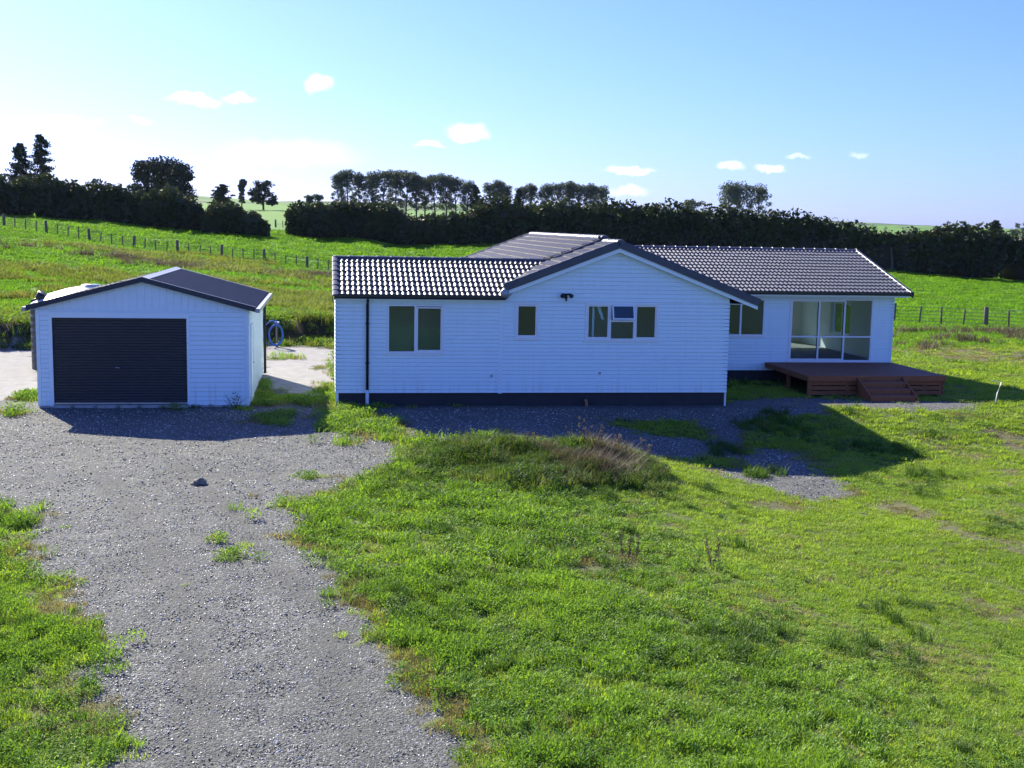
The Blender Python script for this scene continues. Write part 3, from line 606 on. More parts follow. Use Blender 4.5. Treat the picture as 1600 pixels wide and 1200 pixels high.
verge((4.0, 48.42, roofz(4.0) + .1), (RX, 48.42, RZ + .1), (0, 1, 0)); verge((6.6, 35.17, roofz(6.6) + .06), (RX, 35.17, RZ + .09), (0, -1, 0), verge_mesh(.36, .1, .05, .05)); verge((9.5, 35.17, roofz(9.5) + .06), (RX, 35.17, RZ + .09), (0, -1, 0), verge_mesh(.36, .1, .05, .05))
# white barge boards under the gable verge, flashing in the valley
for x0, x1 in ((4.84, RX), (12.2, RX)):
    MB().hexa([(x0, 33.115, roofz(x0) - .255), (x1, 33.115, RZ - .255), (x1, 33.15, RZ - .255), (x0, 33.15, roofz(x0) - .255)], [(x0, 33.115, roofz(x0) - .13), (x1, 33.115, RZ - .13), (x1, 33.15, RZ - .13), (x0, 33.15, roofz(x0) - .13)]).build('barge_board', M['trim'], H)
    MB().hexa([(x0, 33.15, roofz(x0) - .18), (x1, 33.15, RZ - .18), (x1, YF, RZ - .18), (x0, YF, roofz(x0) - .18)], [(x0, 33.15, roofz(x0) - .16), (x1, 33.15, RZ - .16), (x1, YF, RZ - .16), (x0, YF, roofz(x0) - .16)]).build('soffit', M['trim'], H)
fl = MB()
for i in range(10):
    a, b = i / 10, (i + 1) / 10; q = lambda s_: (4.86 + 1.64 * s_, 33.1 + 2.5 * s_)
    (xa_, ya), (xb_, yb) = q(a), q(b)
    fl.add([(xa_, ya, lwz(0, ya) - .02), (xb_, yb, lwz(0, yb) - .02), (xb_, yb, max(roofz(xb_), lwz(0, yb)) + .05), (xa_, ya, roofz(xa_) + .05), (xa_ + .05, ya - .03, lwz(0, ya) - .02), (xb_ + .05, yb - .03, lwz(0, yb) - .02), (xb_ + .05, yb - .03, max(roofz(xb_), lwz(0, yb)) + .05), (xa_ + .05, ya - .03, roofz(xa_) + .05)],
           [(0, 1, 2, 3), (7, 6, 5, 4), (3, 2, 6, 7), (0, 4, 5, 1)])
fl.build('valley_flashing', M['flash'], ROOF)
ve = MB(); ve.tube([(4.83, 33.02, 3.2), (4.83, 33.2, 3.2)], .12, 12); ve.build('verge_end', M['flash'], ROOF, True)

# ------------------------------------------------------------------ deck with steps
DK = empty('deck', (16.9, 36.9, 0), 'low red-brown timber deck with steps outside the sliding glass door', 'deck')
X0, X1, Y0 = 14.61, 19.16, 34.99
bm_ = MB().box(X0 + .01, X1 - .01, 0, .137, -.03, 0).mesh('deck_board'); bm_.materials.append(M['decktop'])
nb = 26; st_ = (YR - .06 - Y0) / nb
for i in range(nb): link_mesh('deck_board', bm_, DK, None, Matrix.Translation((0, Y0 + i * st_, .655 + random.uniform(-.002, .002))))
MB().box(X0, X1 + .0, Y0 - .03, Y0 - .001, .49, .65).build('fascia_board', M['deck'], DK); MB().box(X1 - .01, X1 + .02, Y0, YR - .06, .49, .648).build('fascia_board', M['deck'], DK); MB().box(X0 - .02, X0 + .01, Y0, YR - .06, .49, .648).build('fascia_board', M['deck'], DK)
for z in (.35, .2, .05):
    MB().box(X0 + .03, X1 - .02, Y0 + .09, Y0 + .115, z, z + .12).build('skirt_board', M['deck'], DK)
    MB().box(X1 - .05, X1 - .025, Y0 + .055, YR - .1, z, z + .12).build('skirt_board', M['deck'], DK)
for x in (X0 + .06, 15.9, 17.9, X1 - .16):
    for y in (Y0 + .08, 36.8): MB().box(x, x + .1, y, y + .1, -.3, .62).build('post', M['deck'], DK)
sx0, sx1 = 16.2, 17.72
stp = MB().box(sx0, sx1, Y0 - .06, Y0 - .032, .02, .48).build('step_flight', M['deck'], DK)
for i, zt in enumerate((.49, .33, .17)):
    y1 = Y0 - .035 - i * .34; y0 = y1 - .345
    MB().box(sx0 + .045, sx1 - .045, y0, y1, zt - .035, zt).build('tread', M['decktop'], stp); MB().box(sx0 + .045, sx1 - .045, y0 + .015, y0 + .04, zt - .19, zt - .037).build('riser', M['deck'], stp)
for x in (sx0, sx1 - .042): MB().prism([(x, Y0 - .033, .62), (x, Y0 - .033, -.05), (x, Y0 - 1.08, -.05), (x, Y0 - 1.08, .15)], (.04, 0, 0)).build('stringer', M['deck'], stp)

# ------------------------------------------------------------------ garage shed
G = empty('garage_shed', (-4.9, 33.3, 0), 'white single garage shed with a dark roller door and low gable roof', 'garage')
gl, gr, g0, g1, gxr, grz, gsl = -7.67, -2.17, 33.3, 40.5, -4.92, 3.50, .262
GF, GS, GLF = Face('front', g0), Face('right', gr), Face('left', gl)
gdoor = (-7.27, -3.80, .0, 2.42)
wf = wall(GF, gl, gr, .05, 2.62, [gdoor], G, M['shed'], .06); boards(GF, gl + .09, gr - .09, .06, 2.60, 20, [(-7.33, -3.74, 0, 2.56)], wf, M['board'])
for a, b in ((gl - .012, gl + .085), (gr - .085, gr + .012)): MB().box(a, b, g0 - .03, g0 + .002, .04, 2.63).build('corner_flashing', M['trim'], G)
MB().box(-7.34, -3.73, g0 - .035, g0 + .001, 2.42, 2.57).build('door_head', M['trim'], G)
for a, b in ((-7.36, -7.27), (-3.80, -3.72)): MB().box(a, b, g0 - .036, g0 + .05, .03, 2.42).build('door_jamb', M['trim'], G)
# ribbed sheet above the boards
gzf = lambda x: grz - gsl * abs(x - gxr)
gt = MB().prism([(gl, g0 + .003, 2.62), (gr, g0 + .003, 2.62), (gr, g0 + .003, gzf(gr) - .06), (gxr, g0 + .003, grz - .06), (gl, g0 + .003, gzf(gl) - .06)], (0, .05, 0)).build('gable_wall', M['shed'], G)
x = gl + .1
while x < gr - .08:
    zt = gzf(x) - .07
    if zt > 2.66: MB().hexa([(x, g0 + .004, 2.625), (x + .035, g0 + .004, 2.625), (x + .027, g0 - .01, 2.625), (x + .008, g0 - .01, 2.625)], [(x, g0 + .004, zt), (x + .035, g0 + .004, zt), (x + .027, g0 - .01, zt), (x + .008, g0 - .01, zt)]).build('cladding_rib', M['shed'], gt)
    x += .19
MB().box(gl, gr, g0 - .028, g0 + .001, 2.6, 2.625).build('gable_band', M['trim'], G)
# roller door of curved slats
rd = MB().box(gdoor[0], gdoor[1], g0 + .05, g0 + .06, .1, 2.42).build('roller_door', M['roller'], G)
ns = 30; sh = 2.28 / ns
sm = MB(); pr = [(0, 0), (-.006, .1 * sh), (-.014, .35 * sh), (-.014, .65 * sh), (-.006, .9 * sh), (0, .99 * sh), (.006, .99 * sh), (.006, 0)]
sm.prism([(gdoor[0] + .002, g0 + .04 + a, b) for a, b in pr], (gdoor[1] - gdoor[0] - .004, 0, 0)); sm = sm.mesh('slat'); sm.materials.append(M['roller'])
for i in range(ns): link_mesh('slat', sm, rd, None, Matrix.Translation((0, random.uniform(-.001, .001), .13 + i * sh)))
MB().box(gdoor[0] + .003, gdoor[1] - .003, g0 + .015, g0 + .05, .085, .13).build('bottom_rail', M['silver'], rd)
hd = MB().box(-5.62, -5.47, g0 + .0, g0 + .024, 1.05, 1.1).build('handle', M['black'], rd); MB().tube([(-5.68, g0 - .005, 1.085), (-5.56, g0 - .02, 1.08)], .012, 8).build('handle', M['silver'], rd)
MB().box(gl + .02, gr - .02, g0 - .03, g0 + .2, -.12, .05).build('concrete_slab', M['conc'], G); MB().box(gdoor[0] - .02, gdoor[1] + .02, g0 - .12, g0 - .031, -.12, .075).build('door_sill', M['conc'], G)
MB().box(gl + .02, gr - .02, g0 + .2, g1 - .02, -.12, .045).build('concrete_slab', M['conc'], G)
# side and back walls of ribbed sheet
def ribbed(face, s0, s1, z0, z1, parent, name='wall', pitch=.19):
    w_ = MB(); face.box(w_, s0, s1, -.04, 0, z0, z1); w_ = w_.build(name, M['shed'], parent); s_ = s0 + .06; p = face.p
    while s_ < s1 - .05:
        MB().hexa([p(s_, .0, z0), p(s_ + .04, .0, z0), p(s_ + .03, .016, z0), p(s_ + .01, .016, z0)], [p(s_, .0, z1), p(s_ + .04, .0, z1), p(s_ + .03, .016, z1), p(s_ + .01, .016, z1)]).build('cladding_rib', M['shed'], w_); s_ += pitch
ribbed(GS, g0 + .07, g1, .05, 2.66, G, 'wall', .38); ribbed(GLF, g0 + .07, g1, .05, 2.66, G, 'wall', .38)
wall(Face('back', g1), gl, gr, .05, 2.66, [], G, M['shed'], .05)
MB().prism([(gl, g1 - .05, 2.66), (gr, g1 - .05, 2.66), (gr, g1 - .05, gzf(gr) - .06), (gxr, g1 - .05, grz - .06), (gl, g1 - .05, gzf(gl) - .06)], (0, .05, 0)).build('gable_wall', M['shed'], G)
sdr = MB(); GS.box(sdr, 34.0, 34.85, .018, .03, .08, 2.12); sdr = sdr.build('side_door', M['shed'], G)
fr_ = MB(); frame_bars(fr_, GS, (33.95, 34.9, .05, 2.18), .05, .0, .045); fr_.build('frame', M['trim'], sdr); hb = MB(); GS.box(hb, 34.74, 34.82, .03, .07, 1.05, 1.08); hb.build('handle', M['silver'], sdr)
# roof sheets with ribs running down the slope
gy0, gy1 = g0 - .14, g1 + .1
rf = MB().prism([(-7.86, gy0 + .03, gzf(-7.86) - .05), (gxr, gy0 + .03, grz - .05), (-1.98, gy0 + .03, gzf(-1.98) - .05), (-1.98, gy0 + .03, gzf(-1.98) - .07), (gxr, gy0 + .03, grz - .07), (-7.86, gy0 + .03, gzf(-7.86) - .07)], (0, gy1 - gy0 - .06, 0)).build('roof', M['shedroof'], G)
def sheet(xe, y0, y1):
    prof = []; y = y0; pit = (y1 - y0) / 4
    for k in range(4):
        b = y0 + k * pit; prof += [(b, 0), (b + pit * .36, 0), (b + pit * .44, .028), (b + pit * .62, .028), (b + pit * .7, 0)]
    prof.append((y1, 0)); n = len(prof); vs_ = []
    for xx in (gxr, xe):
        for y, h in prof: vs_.append((xx, y, gzf(xx) - .02 + h))
    for xx in (gxr, xe):
        for y, h in prof: vs_.append((xx, y, gzf(xx) - .026 + h))
    fs_ = [(i, i + 1, n + i + 1, n + i) for i in range(n - 1)] + [(3 * n + i, 3 * n + i + 1, 2 * n + i + 1, 2 * n + i) for i in range(n - 1)] + [(n + i, n + i + 1, 3 * n + i + 1, 3 * n + i) for i in range(n - 1)]
    MB().add(vs_, fs_).build('roof_sheet', M['shedroof'], rf)
nsht = 10
for i in range(nsht):
    a, b = gy0 + (gy1 - gy0) * i / nsht, gy0 + (gy1 - gy0) * (i + 1) / nsht
    sheet(-7.88, a + .001, b - .001); sheet(-1.97, a + .001, b - .001)
for s_ in (-1, 1):
    xe = -7.89 if s_ < 0 else -1.96; xi = gxr + s_ * .17
    MB().hexa([(xe, gy0 - .03, gzf(xe) - .11), (gxr, gy0 - .03, grz - .11), (gxr, gy0, grz - .11), (xe, gy0, gzf(xe) - .11)], [(xe, gy0 - .03, gzf(xe) + .03), (gxr, gy0 - .03, grz + .03), (gxr, gy0, grz + .03), (xe, gy0, gzf(xe) + .03)]).build('barge_flashing', M['barge'], rf)
    for yy in (gy0, gy1 - .1): MB().hexa([(xe, yy + .001, gzf(xe) + .016), (gxr, yy + .001, grz + .016), (gxr, yy + .1, grz + .016), (xe, yy + .1, gzf(xe) + .016)], [(xe, yy + .001, gzf(xe) + .026), (gxr, yy + .001, grz + .026), (gxr, yy + .1, grz + .026), (xe, yy + .1, gzf(xe) + .026)]).build('edge_flashing', M['flash'], rf)
    MB().hexa([(xi, gy0 + .101, gzf(xi) + .016), (gxr, gy0 + .101, grz + .018), (gxr, gy1 - .101, grz + .018), (xi, gy1 - .101, gzf(xi) + .016)], [(xi, gy0 + .101, gzf(xi) + .024), (gxr, gy0 + .101, grz + .034), (gxr, gy1 - .101, grz + .034), (xi, gy1 - .101, gzf(xi) + .024)]).build('ridge_flashing', M['flash'], rf)
    xg = xe + s_ * .005; gx0, gx1 = sorted((xg, xg + s_ * .1))
    gt_ = MB().box(gx0, gx1, gy0, gy1, gzf(xe) - .13, gzf(xe) - .02); gt_.build('gutter', M['flash'], G)
MB().tube([(-2.0, g1 - .05, 2.62), (-2.08, g1 - .05, 2.5), (-2.1, g1 - .05, 2.4), (-2.1, g1 - .05, .05)], .045, 10).build('downpipe', M['gutter'], G, True)

# ------------------------------------------------------------------ water tank, hose post, small things
TK = empty('water_tank', (-8.0, 42.6, 0), 'round dark green water tank with a pale domed lid behind the garage shed', 'water tank')
def lathe(prof, c, n=40):
    mb = MB(); m = len(prof); vs_ = [(c[0] + r * math.cos(2 * math.pi * k / n), c[1] + r * math.sin(2 * math.pi * k / n), c[2] + z) for r, z in prof for k in range(n)]
    fs_ = [(i * n + k, i * n + (k + 1) % n, (i + 1) * n + (k + 1) % n, (i + 1) * n + k) for i in range(m - 1) for k in range(n)]
    return mb.add(vs_, fs_)
tkr = 1.95; prof = [(tkr * .98, -.1)]
for i in range(9): z0 = i * .235; prof += [(tkr, z0), (tkr, z0 + .17), (tkr - .012, z0 + .19), (tkr - .012, z0 + .22)]
prof.append((tkr, 2.12)); lathe(prof, (-8.0, 42.6, 0)).build('tank_wall', M['tank'], TK, True)
lid = lathe([(tkr + .015, 2.06), (tkr + .02, 2.14), (tkr - .1, 2.24), (tkr * .7, 2.5), (tkr * .4, 2.68), (.32, 2.76), (.3, 2.82), (.01, 2.83)], (-8.0, 42.6, 0)).build('tank_lid', M['tanklid'], TK, True)
MB().tube([(-9.55, 42.0, 2.34), (-9.4, 41.95, 2.5)], [.16, .2], 12).build('inlet_strainer', M['black'], lid, True); MB().tube([(-9.8, 41.9, 2.27), (-9.5, 41.98, 2.4)], .04, 8).build('inlet_pipe', M['black'], lid, True)
HP = empty('hose_post', (-2.1, 49.5, 0), 'short wooden post with a tap standing by the earth bank', 'post')
MB().box(-2.15, -2.05, 49.45, 49.55, -.2, .98).build('post', M['wood'], HP); MB().tube([(-2.1, 49.43, .2), (-2.1, 49.43, 1.0), (-2.1, 49.3, 1.04), (-2.1, 49.24, .98)], .02, 8).build('tap', M['silver'], HP, True); MB().box(-2.2, -2.0, 49.4, 49.6, .98, 1.03).build('cap', M['pipew'], HP)
hs = []
for k in range(0, 260):
    a = k * .105; tilt = .2 * math.sin(a / 6.3)
    cx = -2.12 + (.0 if k > 60 else -.27 + k * .0045); rr = (.36 if k > 60 else .42) + .03 * math.sin(a * .37)
    hs.append((cx + rr * math.sin(a) * (.75 if k > 60 else 1), 49.30 - .0004 * k + .04 * math.sin(a * .6), .52 + (.08 if k <= 60 else 0) + rr * 1.15 * math.cos(a)))
tag(MB().tube(hs, .022, 6).build('hose', M['hose'], None, True), 'blue garden hose coiled on a short wooden post', 'hose')
rk = bmesh.new(); bmesh.ops.create_icosphere(rk, subdivisions=3, radius=1)
for v in rk.verts:
    d = v.co.normalized(); q = 1 + .18 * math.sin(d.x * 4.1 + 1) * math.cos(d.y * 3.3) + .12 * math.sin(d.z * 7 + d.x * 5); v.co = Vector((d.x * .155 * q, d.y * .12 * q, d.z * .085 * q + .035))
me = bpy.data.meshes.new('rock'); rk.to_mesh(me); rk.free(); tag(link_mesh('rock', me, None, M['rock'], Matrix.Translation((-2.47, 23.35, float(terrain(-2.47, 23.35))))), 'lone fist-shaped rock lying on the gravel driveway', 'rock')
zz = float(terrain(19.97, 33.4)); SP = empty('garden_stake', (19.97, 33.4, zz), 'thin pale stake with a bent wire arm in the grass beside the deck', 'stake')
MB().tube([(19.94, 33.4, zz - .1), (19.99, 33.4, zz + .35), (20.1, 33.4, zz + .68)], .018, 8).build('stake', M['pipew'], SP, True)
MB().tube([(20.12, 33.4, zz + .66), (19.98, 33.38, zz + .70), (19.75, 33.35, zz + .74)], .008, 6).build('wire_arm', M['pipew'], SP, True)

# ------------------------------------------------------------------ fences
def fence(name, pts, label, thick_every, wires=5, seed=1):
    rr = random.Random(seed); ps = [Vector((x, y, float(terrain(x, y)))) for x, y in pts]
    F = empty(name, ps[len(ps) // 2], label, 'fence'); tops = []
    pm_ = {}
    for big in (0, 1):
        r = .13 if big else .055; h = 1.16 if big else 1.02; me = MB().tube([(0, 0, -.4), (0, 0, h - .02), (0, 0, h)], [r, r * .95, r * .8], 8).mesh('post', True); me.materials.append(M['wood']); pm_[big] = me
    for i, p in enumerate(ps):
        big = 1 if i % thick_every == 0 else 0
        mw = Matrix.Translation(p) @ Matrix.Rotation(rr.uniform(-.05, .05), 4, 'X') @ Matrix.Rotation(rr.uniform(-.06, .06), 4, 'Y') @ Matrix.Scale(rr.uniform(.92, 1.06), 4, (0, 0, 1))
        link_mesh('post', pm_[big], F, None, mw)
    for w_ in range(wires):
        z = .2 + w_ * .2; MB().tube([p + Vector((0, -.05, z)) for p in ps], .012, 4).build('wire', M['wire'], F)
    return F
lx = np.array([-36, -28.48, -21.3, -14.03, -6.31, -.06, 6]); ly = np.array([115, 113.5, 111.7, 111.4, 111.6, 110.9, 110.5])
xs = np.linspace(-28.6, -.05, 31); xs = np.concatenate([xs[0] - np.arange(4, 0, -1) * .95, xs, xs[-1] + np.arange(1, 6) * .95])
fence('wire_fence', [(x, float(np.interp(x, lx, ly))) for x in xs], 'long post and wire fence climbing the paddock in front of the left hedges', 4, 5, 3)
rx_ = [33.0 + i * .99 for i in range(12)]; fence('wire_fence', [(x - (.3 if i == 0 else 0), 66.2 - (x - 33) * .7) for i, x in enumerate(rx_)], 'post and wire fence crossing the paddock beyond the house end', 4, 5, 5)
fence('wire_fence', [(-7.6 + i * 1.05, 178 - i * .2) for i in range(8)], 'short run of fence posts seen through the gap between hedges', 9, 3, 9)
hx = [58 + i * 1.6 for i in range(16)]; fence('wire_fence', [(x, 130 - (x - 58) * .6) for x in hx], 'post fence standing in sunlight beyond the long hedge', 5, 3, 10)

# ------------------------------------------------------------------ foliage builders
def cards(P, size, rng, tone, up=.35, aspect=.55):
    """leaf-clump faces: folded lozenges (two triangles, bent along the middle)"""
    n = len(P); a = rng.normal(size=(n, 3)); a[:, 2] *= .8; a /= np.linalg.norm(a, axis=1)[:, None]
    b = rng.normal(size=(n, 3)); b[:, 2] += up; b -= a * (a * b).sum(1)[:, None]; b /= np.linalg.norm(b, axis=1)[:, None] + 1e-9
    c = np.cross(a, b); s = (size * (.6 + .8 * rng.random(n)))[:, None]
    V = np.stack([P - a * s, P - b * s * aspect + c * s * .15, P + a * s, P + b * s * aspect + c * s * .15], 1)
    return V.reshape(-1, 3), np.arange(4 * n).reshape(-1, 4), np.repeat(tone, 4)
def card_mesh(name, V, F, T, mat): return np_mesh(name, V, F, mat, False, {'tone': ('POINT', T)})
def hedge(name, pts, depth, label, seed, gaps=(), trunks=True, dens=430):
    rng = np.random.default_rng(seed); A = np.array([(x, y, z, h) for x, y, z, h in pts], float)
    d = np.r_[0, np.cumsum(np.hypot(np.diff(A[:, 0]), np.diff(A[:, 1])))]; L = d[-1]
    f = lambda s, k: np.interp(s, d, A[:, k])
    R = empty(name, (float(f(L / 2, 0)), float(f(L / 2, 1)), float(f(L / 2, 2))), label, 'hedge')
    def frame(s):
        e = .5; tx = f(np.minimum(s + e, L), 0) - f(np.maximum(s - e, 0), 0); ty = f(np.minimum(s + e, L), 1) - f(np.maximum(s - e, 0), 1); n = np.hypot(tx, ty); return tx / n, ty / n
    lump = lambda s, ph: 1 + .13 * np.sin(s * .9 + ph * 2.1 + seed) + .10 * np.sin(s * 2.3 + ph * 3.7) + .07 * np.sin(s * 4.9 - ph * 5)
    def gapz(s):       # height of clear space under the foliage
        z = np.zeros_like(s)
        for g_, w_, h_ in gaps: z = np.maximum(z, h_ * S(1.35 - np.abs(s - g_) / w_))
        return z
    def surf(s, ph, rad_):  # ph 0 front foot .. pi back foot
        tx, ty = frame(s); endf = np.sqrt(np.clip(np.minimum(s, L - s) / 1.6, .05, 1)); h = f(s, 3) * (.82 + .18 * endf)
        w = depth * .5 * endf; cs, sn = np.cos(ph), np.sin(ph); pr = .8
        off = -np.sign(cs) * np.abs(cs) ** .62 * w * rad_; zz_ = np.abs(sn) ** pr * h * (1 - (1 - rad_) * .7)
        gz = gapz(s); zz_ = gz + zz_ * (1 - gz / np.maximum(h, 1))
        return np.stack([f(s, 0) - ty * -off * 1.0, f(s, 1) + tx * off, f(s, 2) + zz_], -1)
    # inner mass of branches
    ns_, nph = max(8, int(L / .5)), 14; s = np.repeat(np.linspace(.15, L - .15, ns_), nph); ph = np.tile(np.linspace(.02, np.pi - .02, nph), ns_)
    Pc = surf(s, ph, .62 * lump(s, ph)); ii = np.arange(ns_ * nph).reshape(ns_, nph)
    Fq = np.stack([ii[:-1, :-1], ii[1:, :-1], ii[1:, 1:], ii[:-1, 1:]], -1).reshape(-1, 4)
    fc = np.stack([ii[:-1, 0], ii[:-1, -1], ii[1:, -1], ii[1:, 0]], -1)
    link_mesh('branch_mass', np_mesh('branch_mass', Pc, np.r_[Fq, fc], M['darkbark'], True), R)
    n = int(L * dens); s = rng.random(n) * L; ph = np.arccos(1 - 2 * rng.random(n)); ph = np.where(rng.random(n) < .25, rng.uniform(.5, 2.6, n), ph); ph = np.where(rng.random(n) < .3, rng.uniform(.02, .9, n), ph)
    rr = lump(s, ph) * (.70 + .34 * rng.random(n)); P = surf(s, ph, rr)
    P += rng.normal(size=P.shape) * .10; tone = np.clip(.25 + .5 * np.sin(ph) * rng.random(n) + .3 * (fbm(P[:, 0], P[:, 1] * 0 + P[:, 2], .5, seed) - .4), 0, 1)  # tone rises towards the top: sunlit upper leaves painted into the colour
    keep = P[:, 2] > f(s, 2) + gapz(s) * .8; P, tone, sk = P[keep], tone[keep], s[keep]
    # wisps that break the top outline
    m = int(L * 12); s2 = rng.random(m) * L; p2 = surf(s2, rng.uniform(1.0, 2.2, m), 1.0 * lump(s2, 1.5)); p2[:, 2] += rng.random(m) ** 2 * .35
    P = np.r_[P, p2]; tone = np.r_[tone, np.full(m, .6)]
    V_, F_, T_ = cards(P, np.full(len(P), .25), rng, tone, .5, .55); link_mesh('foliage', card_mesh('foliage', V_, F_, T_, M['hedge']), R)
    if trunks:
        for s0 in np.arange(1.2, L - .8, 2.6):
            s0 = float(s0 + rng.uniform(-.7, .7)); x, y, z = float(f(s0, 0)), float(f(s0, 1)), float(f(s0, 2)); lean = rng.uniform(-.3, .3)
            MB().tube([(x, y, z - .3), (x + lean * .3, y, z + 1.2), (x + lean, y + .1, z + 2.6)], [.17, .13, .08], 6).build('trunk', M['bark'], R)
    return R
HA = [(-58, 153, 5.5, 4.8), (-47.5, 152, 5.31, 4.78), (-38.4, 150, 5.15, 5.01), (-35.9, 150, 5.03, 4.98), (-31.2, 150, 4.8, 5.25), (-27.5, 150, 4.62, 4.77), (-23.6, 149, 4.39, 4.62), (-21.2, 149, 4.29, 4.24)]
HB = [(-21.9, 147, 4.21, 3.97), (-20.1, 147, 4.12, 4.61), (-18.2, 147, 4.02, 4.83), (-16.0, 147, 3.87, 4.44), (-14.6, 147, 3.79, 3.2)]
HC = [(-14.6, 145, 3.67, 2.4), (-13.3, 145, 3.58, 3.42), (-11.8, 145, 3.48, 3.77), (-9.6, 145, 3.32, 3.46), (-8.1, 145, 3.22, 2.85), (-7.0, 145, 3.16, 1.8)]
HD = [(-5.2, 152, 3.33, 3.6), (-3.4, 152, 3.23, 4.3), (-1.1, 152, 3.07, 5.0), (1.6, 152, 3.05, 4.75)]
HE = [(.8, 152, 3.04, 4.52), (3.6, 151, 3.09, 5.07), (8.3, 150, 2.4, 5.22), (9.9, 150, 2.42, 4.37), (14.6, 149, 2.55, 4.1), (16.2, 149, 2.61, 4.62), (18.6, 149, 2.7, 5.83), (20.4, 148, 2.73, 5.9), (23.9, 147, 2.72, 5.35), (29.9, 145, 2.47, 5.92), (37.2, 142, 2.14, 6.28), (42.6, 139, 1.88, 5.64), (47.1, 136, 1.65, 5.71), (51.5, 133, 1.43, 5.55), (54.1, 130, 1.26, 5.61), (56.6, 127, 1.1, 4.69), (57.9, 125, 1.0, 4.54), (60.2, 122, .86, 3.99), (61.8, 121, .79, 4.71), (65.9, 119, .57, 5.35), (71.3, 116, .25, 4.66), (78, 110, 0, 5.04), (92, 101, -.4, 5.0)]
for h_ in (HA, HB, HC, HD, HE):
    for i, (x, y, z, h) in enumerate(h_): zt = float(terrain(x, y)); h_[i] = (x, y, zt, max(1.5, (h + z - zt) * (.82 if 8 < x < 17.5 else .89 if x < 40 else .95)))
hedge('hedge', HA, 4.6, 'tall dark shelter hedge beneath the two conifers on the slope', 1, [(24, .35, 1.0)])
hedge('hedge', HB, 5.2, 'rounded dark hedge block below the pine clump', 2)
hedge('hedge', HC, 5.0, 'low dome-shaped dark bush beside the gap in the hedges', 3)
hedge('hedge', HD, 5.0, 'dark rounded hedge end on the far side of the gap', 4)
hedge('hedge', HE, 4.6, 'very long dark shelter hedge behind the house with small gaps at its foot', 5, [(39.1, .55, 1.8), (43.4, .6, 1.8), (74.2, .6, 1.7), (79.5, 1.3, 1.8)])

# ------------------------------------------------------------------ trees
def limb(mb, p, d, ln, r, rng, n=4, bend=.2):
    path = [Vector(p)]; rs = [r]; d = Vector(d).normalized()
    for i in range(n):
        d = (d + Vector(rng.normal(size=3) * bend * .5)).normalized(); path.append(path[-1] + d * (ln / n)); rs.append(r * (1 - .75 * (i + 1) / n))
    mb.tube(path, rs, 6, False); return path
def cluster(c, rx, ry, rz, n, rng): 
    q = rng.normal(size=(n, 3)); q /= np.linalg.norm(q, axis=1)[:, None]; q *= (rng.random(n) ** .45)[:, None]; return np.array(c) + q * [rx, ry, rz]
def tree_gum(h, seed, spread=1.0):
    rng = np.random.default_rng(seed); mb = MB(); P = []
    lean = rng.normal(size=2) * .04 * h; top = Vector((lean[0], lean[1], h * .8)); base = Vector((0, 0, -.4))
    tr = [base, base.lerp(top, .35) + Vector((rng.normal() * .12, 0, 0)), base.lerp(top, .7), top]; mb.tube(tr, [h * .02, h * .016, h * .011, h * .005], 7)
    for k in range(24):
        f = .20 + .74 * k / 23; p = base.lerp(top, f * .9); a = k * 2.4 + rng.uniform(-.5, .5); R_ = spread * h * .21 * math.sqrt(max(.06, 1 - ((f - .42) / .62) ** 2)) * rng.uniform(.35, 1.0)
        e = Vector((p.x + R_ * math.cos(a), p.y + R_ * math.sin(a), f * h + .04 * h)); mb.tube([p, p.lerp(e, .5) + Vector((0, 0, -.02 * h)), e], [h * .007, h * .005, h * .002], 5, False)
        r = h * rng.uniform(.065, .095) * (1.35 if f > .62 else .85) * spread ** .5; P.append(cluster(e, r * 1.15, r * 1.15, r * .75, int(105 * (1.7 if f > .62 else .75)), rng))
    for k in range(7): P.append(cluster(top + Vector((rng.normal() * h * .06, rng.normal() * h * .06, h * rng.uniform(.04, .15))), h * .085 * spread, h * .085 * spread, h * .06, 80, rng))
    P = np.concatenate(P); V_, F_, T_ = cards(P, np.full(len(P), .21), rng, np.clip(.3 + .4 * rng.random(len(P)), 0, 1), .2, .5)
    return mb.mesh('trunk', True), card_mesh('crown', V_, F_, T_, M['euc'])
def tree_conifer(h, seed, width=.2, irregular=.3, tip=.0):
    rng = np.random.default_rng(seed); mb = MB(); P = []
    mb.tube([(0, 0, -.4), (.05 * h * rng.normal() * .3, 0, h * .5), (0, 0, h * .97)], [h * .022, h * .013, h * .003], 7)
    n = 15
    for k in range(n):
        f = .12 + .86 * k / (n - 1)
        for j in range(5):
            a = rng.uniform(0, 6.28); l = h * width * (1 - f) ** (.6 if tip else .45) * rng.uniform(1 - irregular, 1 + irregular) * 1.15 + .12
            e = limb(mb, (0, 0, f * h), (math.cos(a), math.sin(a), .3), l, h * .004, rng, 3)
            for q in (.55, .95): c = e[0].lerp(e[-1], q); P.append(cluster(c, l * .34 + .2, l * .34 + .2, h * .038, 34, rng))
    P.append(cluster((0, 0, h * .96), .2, .2, h * .04, 30, rng))
    P = np.concatenate(P); V_, F_, T_ = cards(P, np.full(len(P), .22), rng, rng.random(len(P)) * .8, .3, .5)
    return mb.mesh('trunk', True), card_mesh('crown', V_, F_, T_, M['pine'])
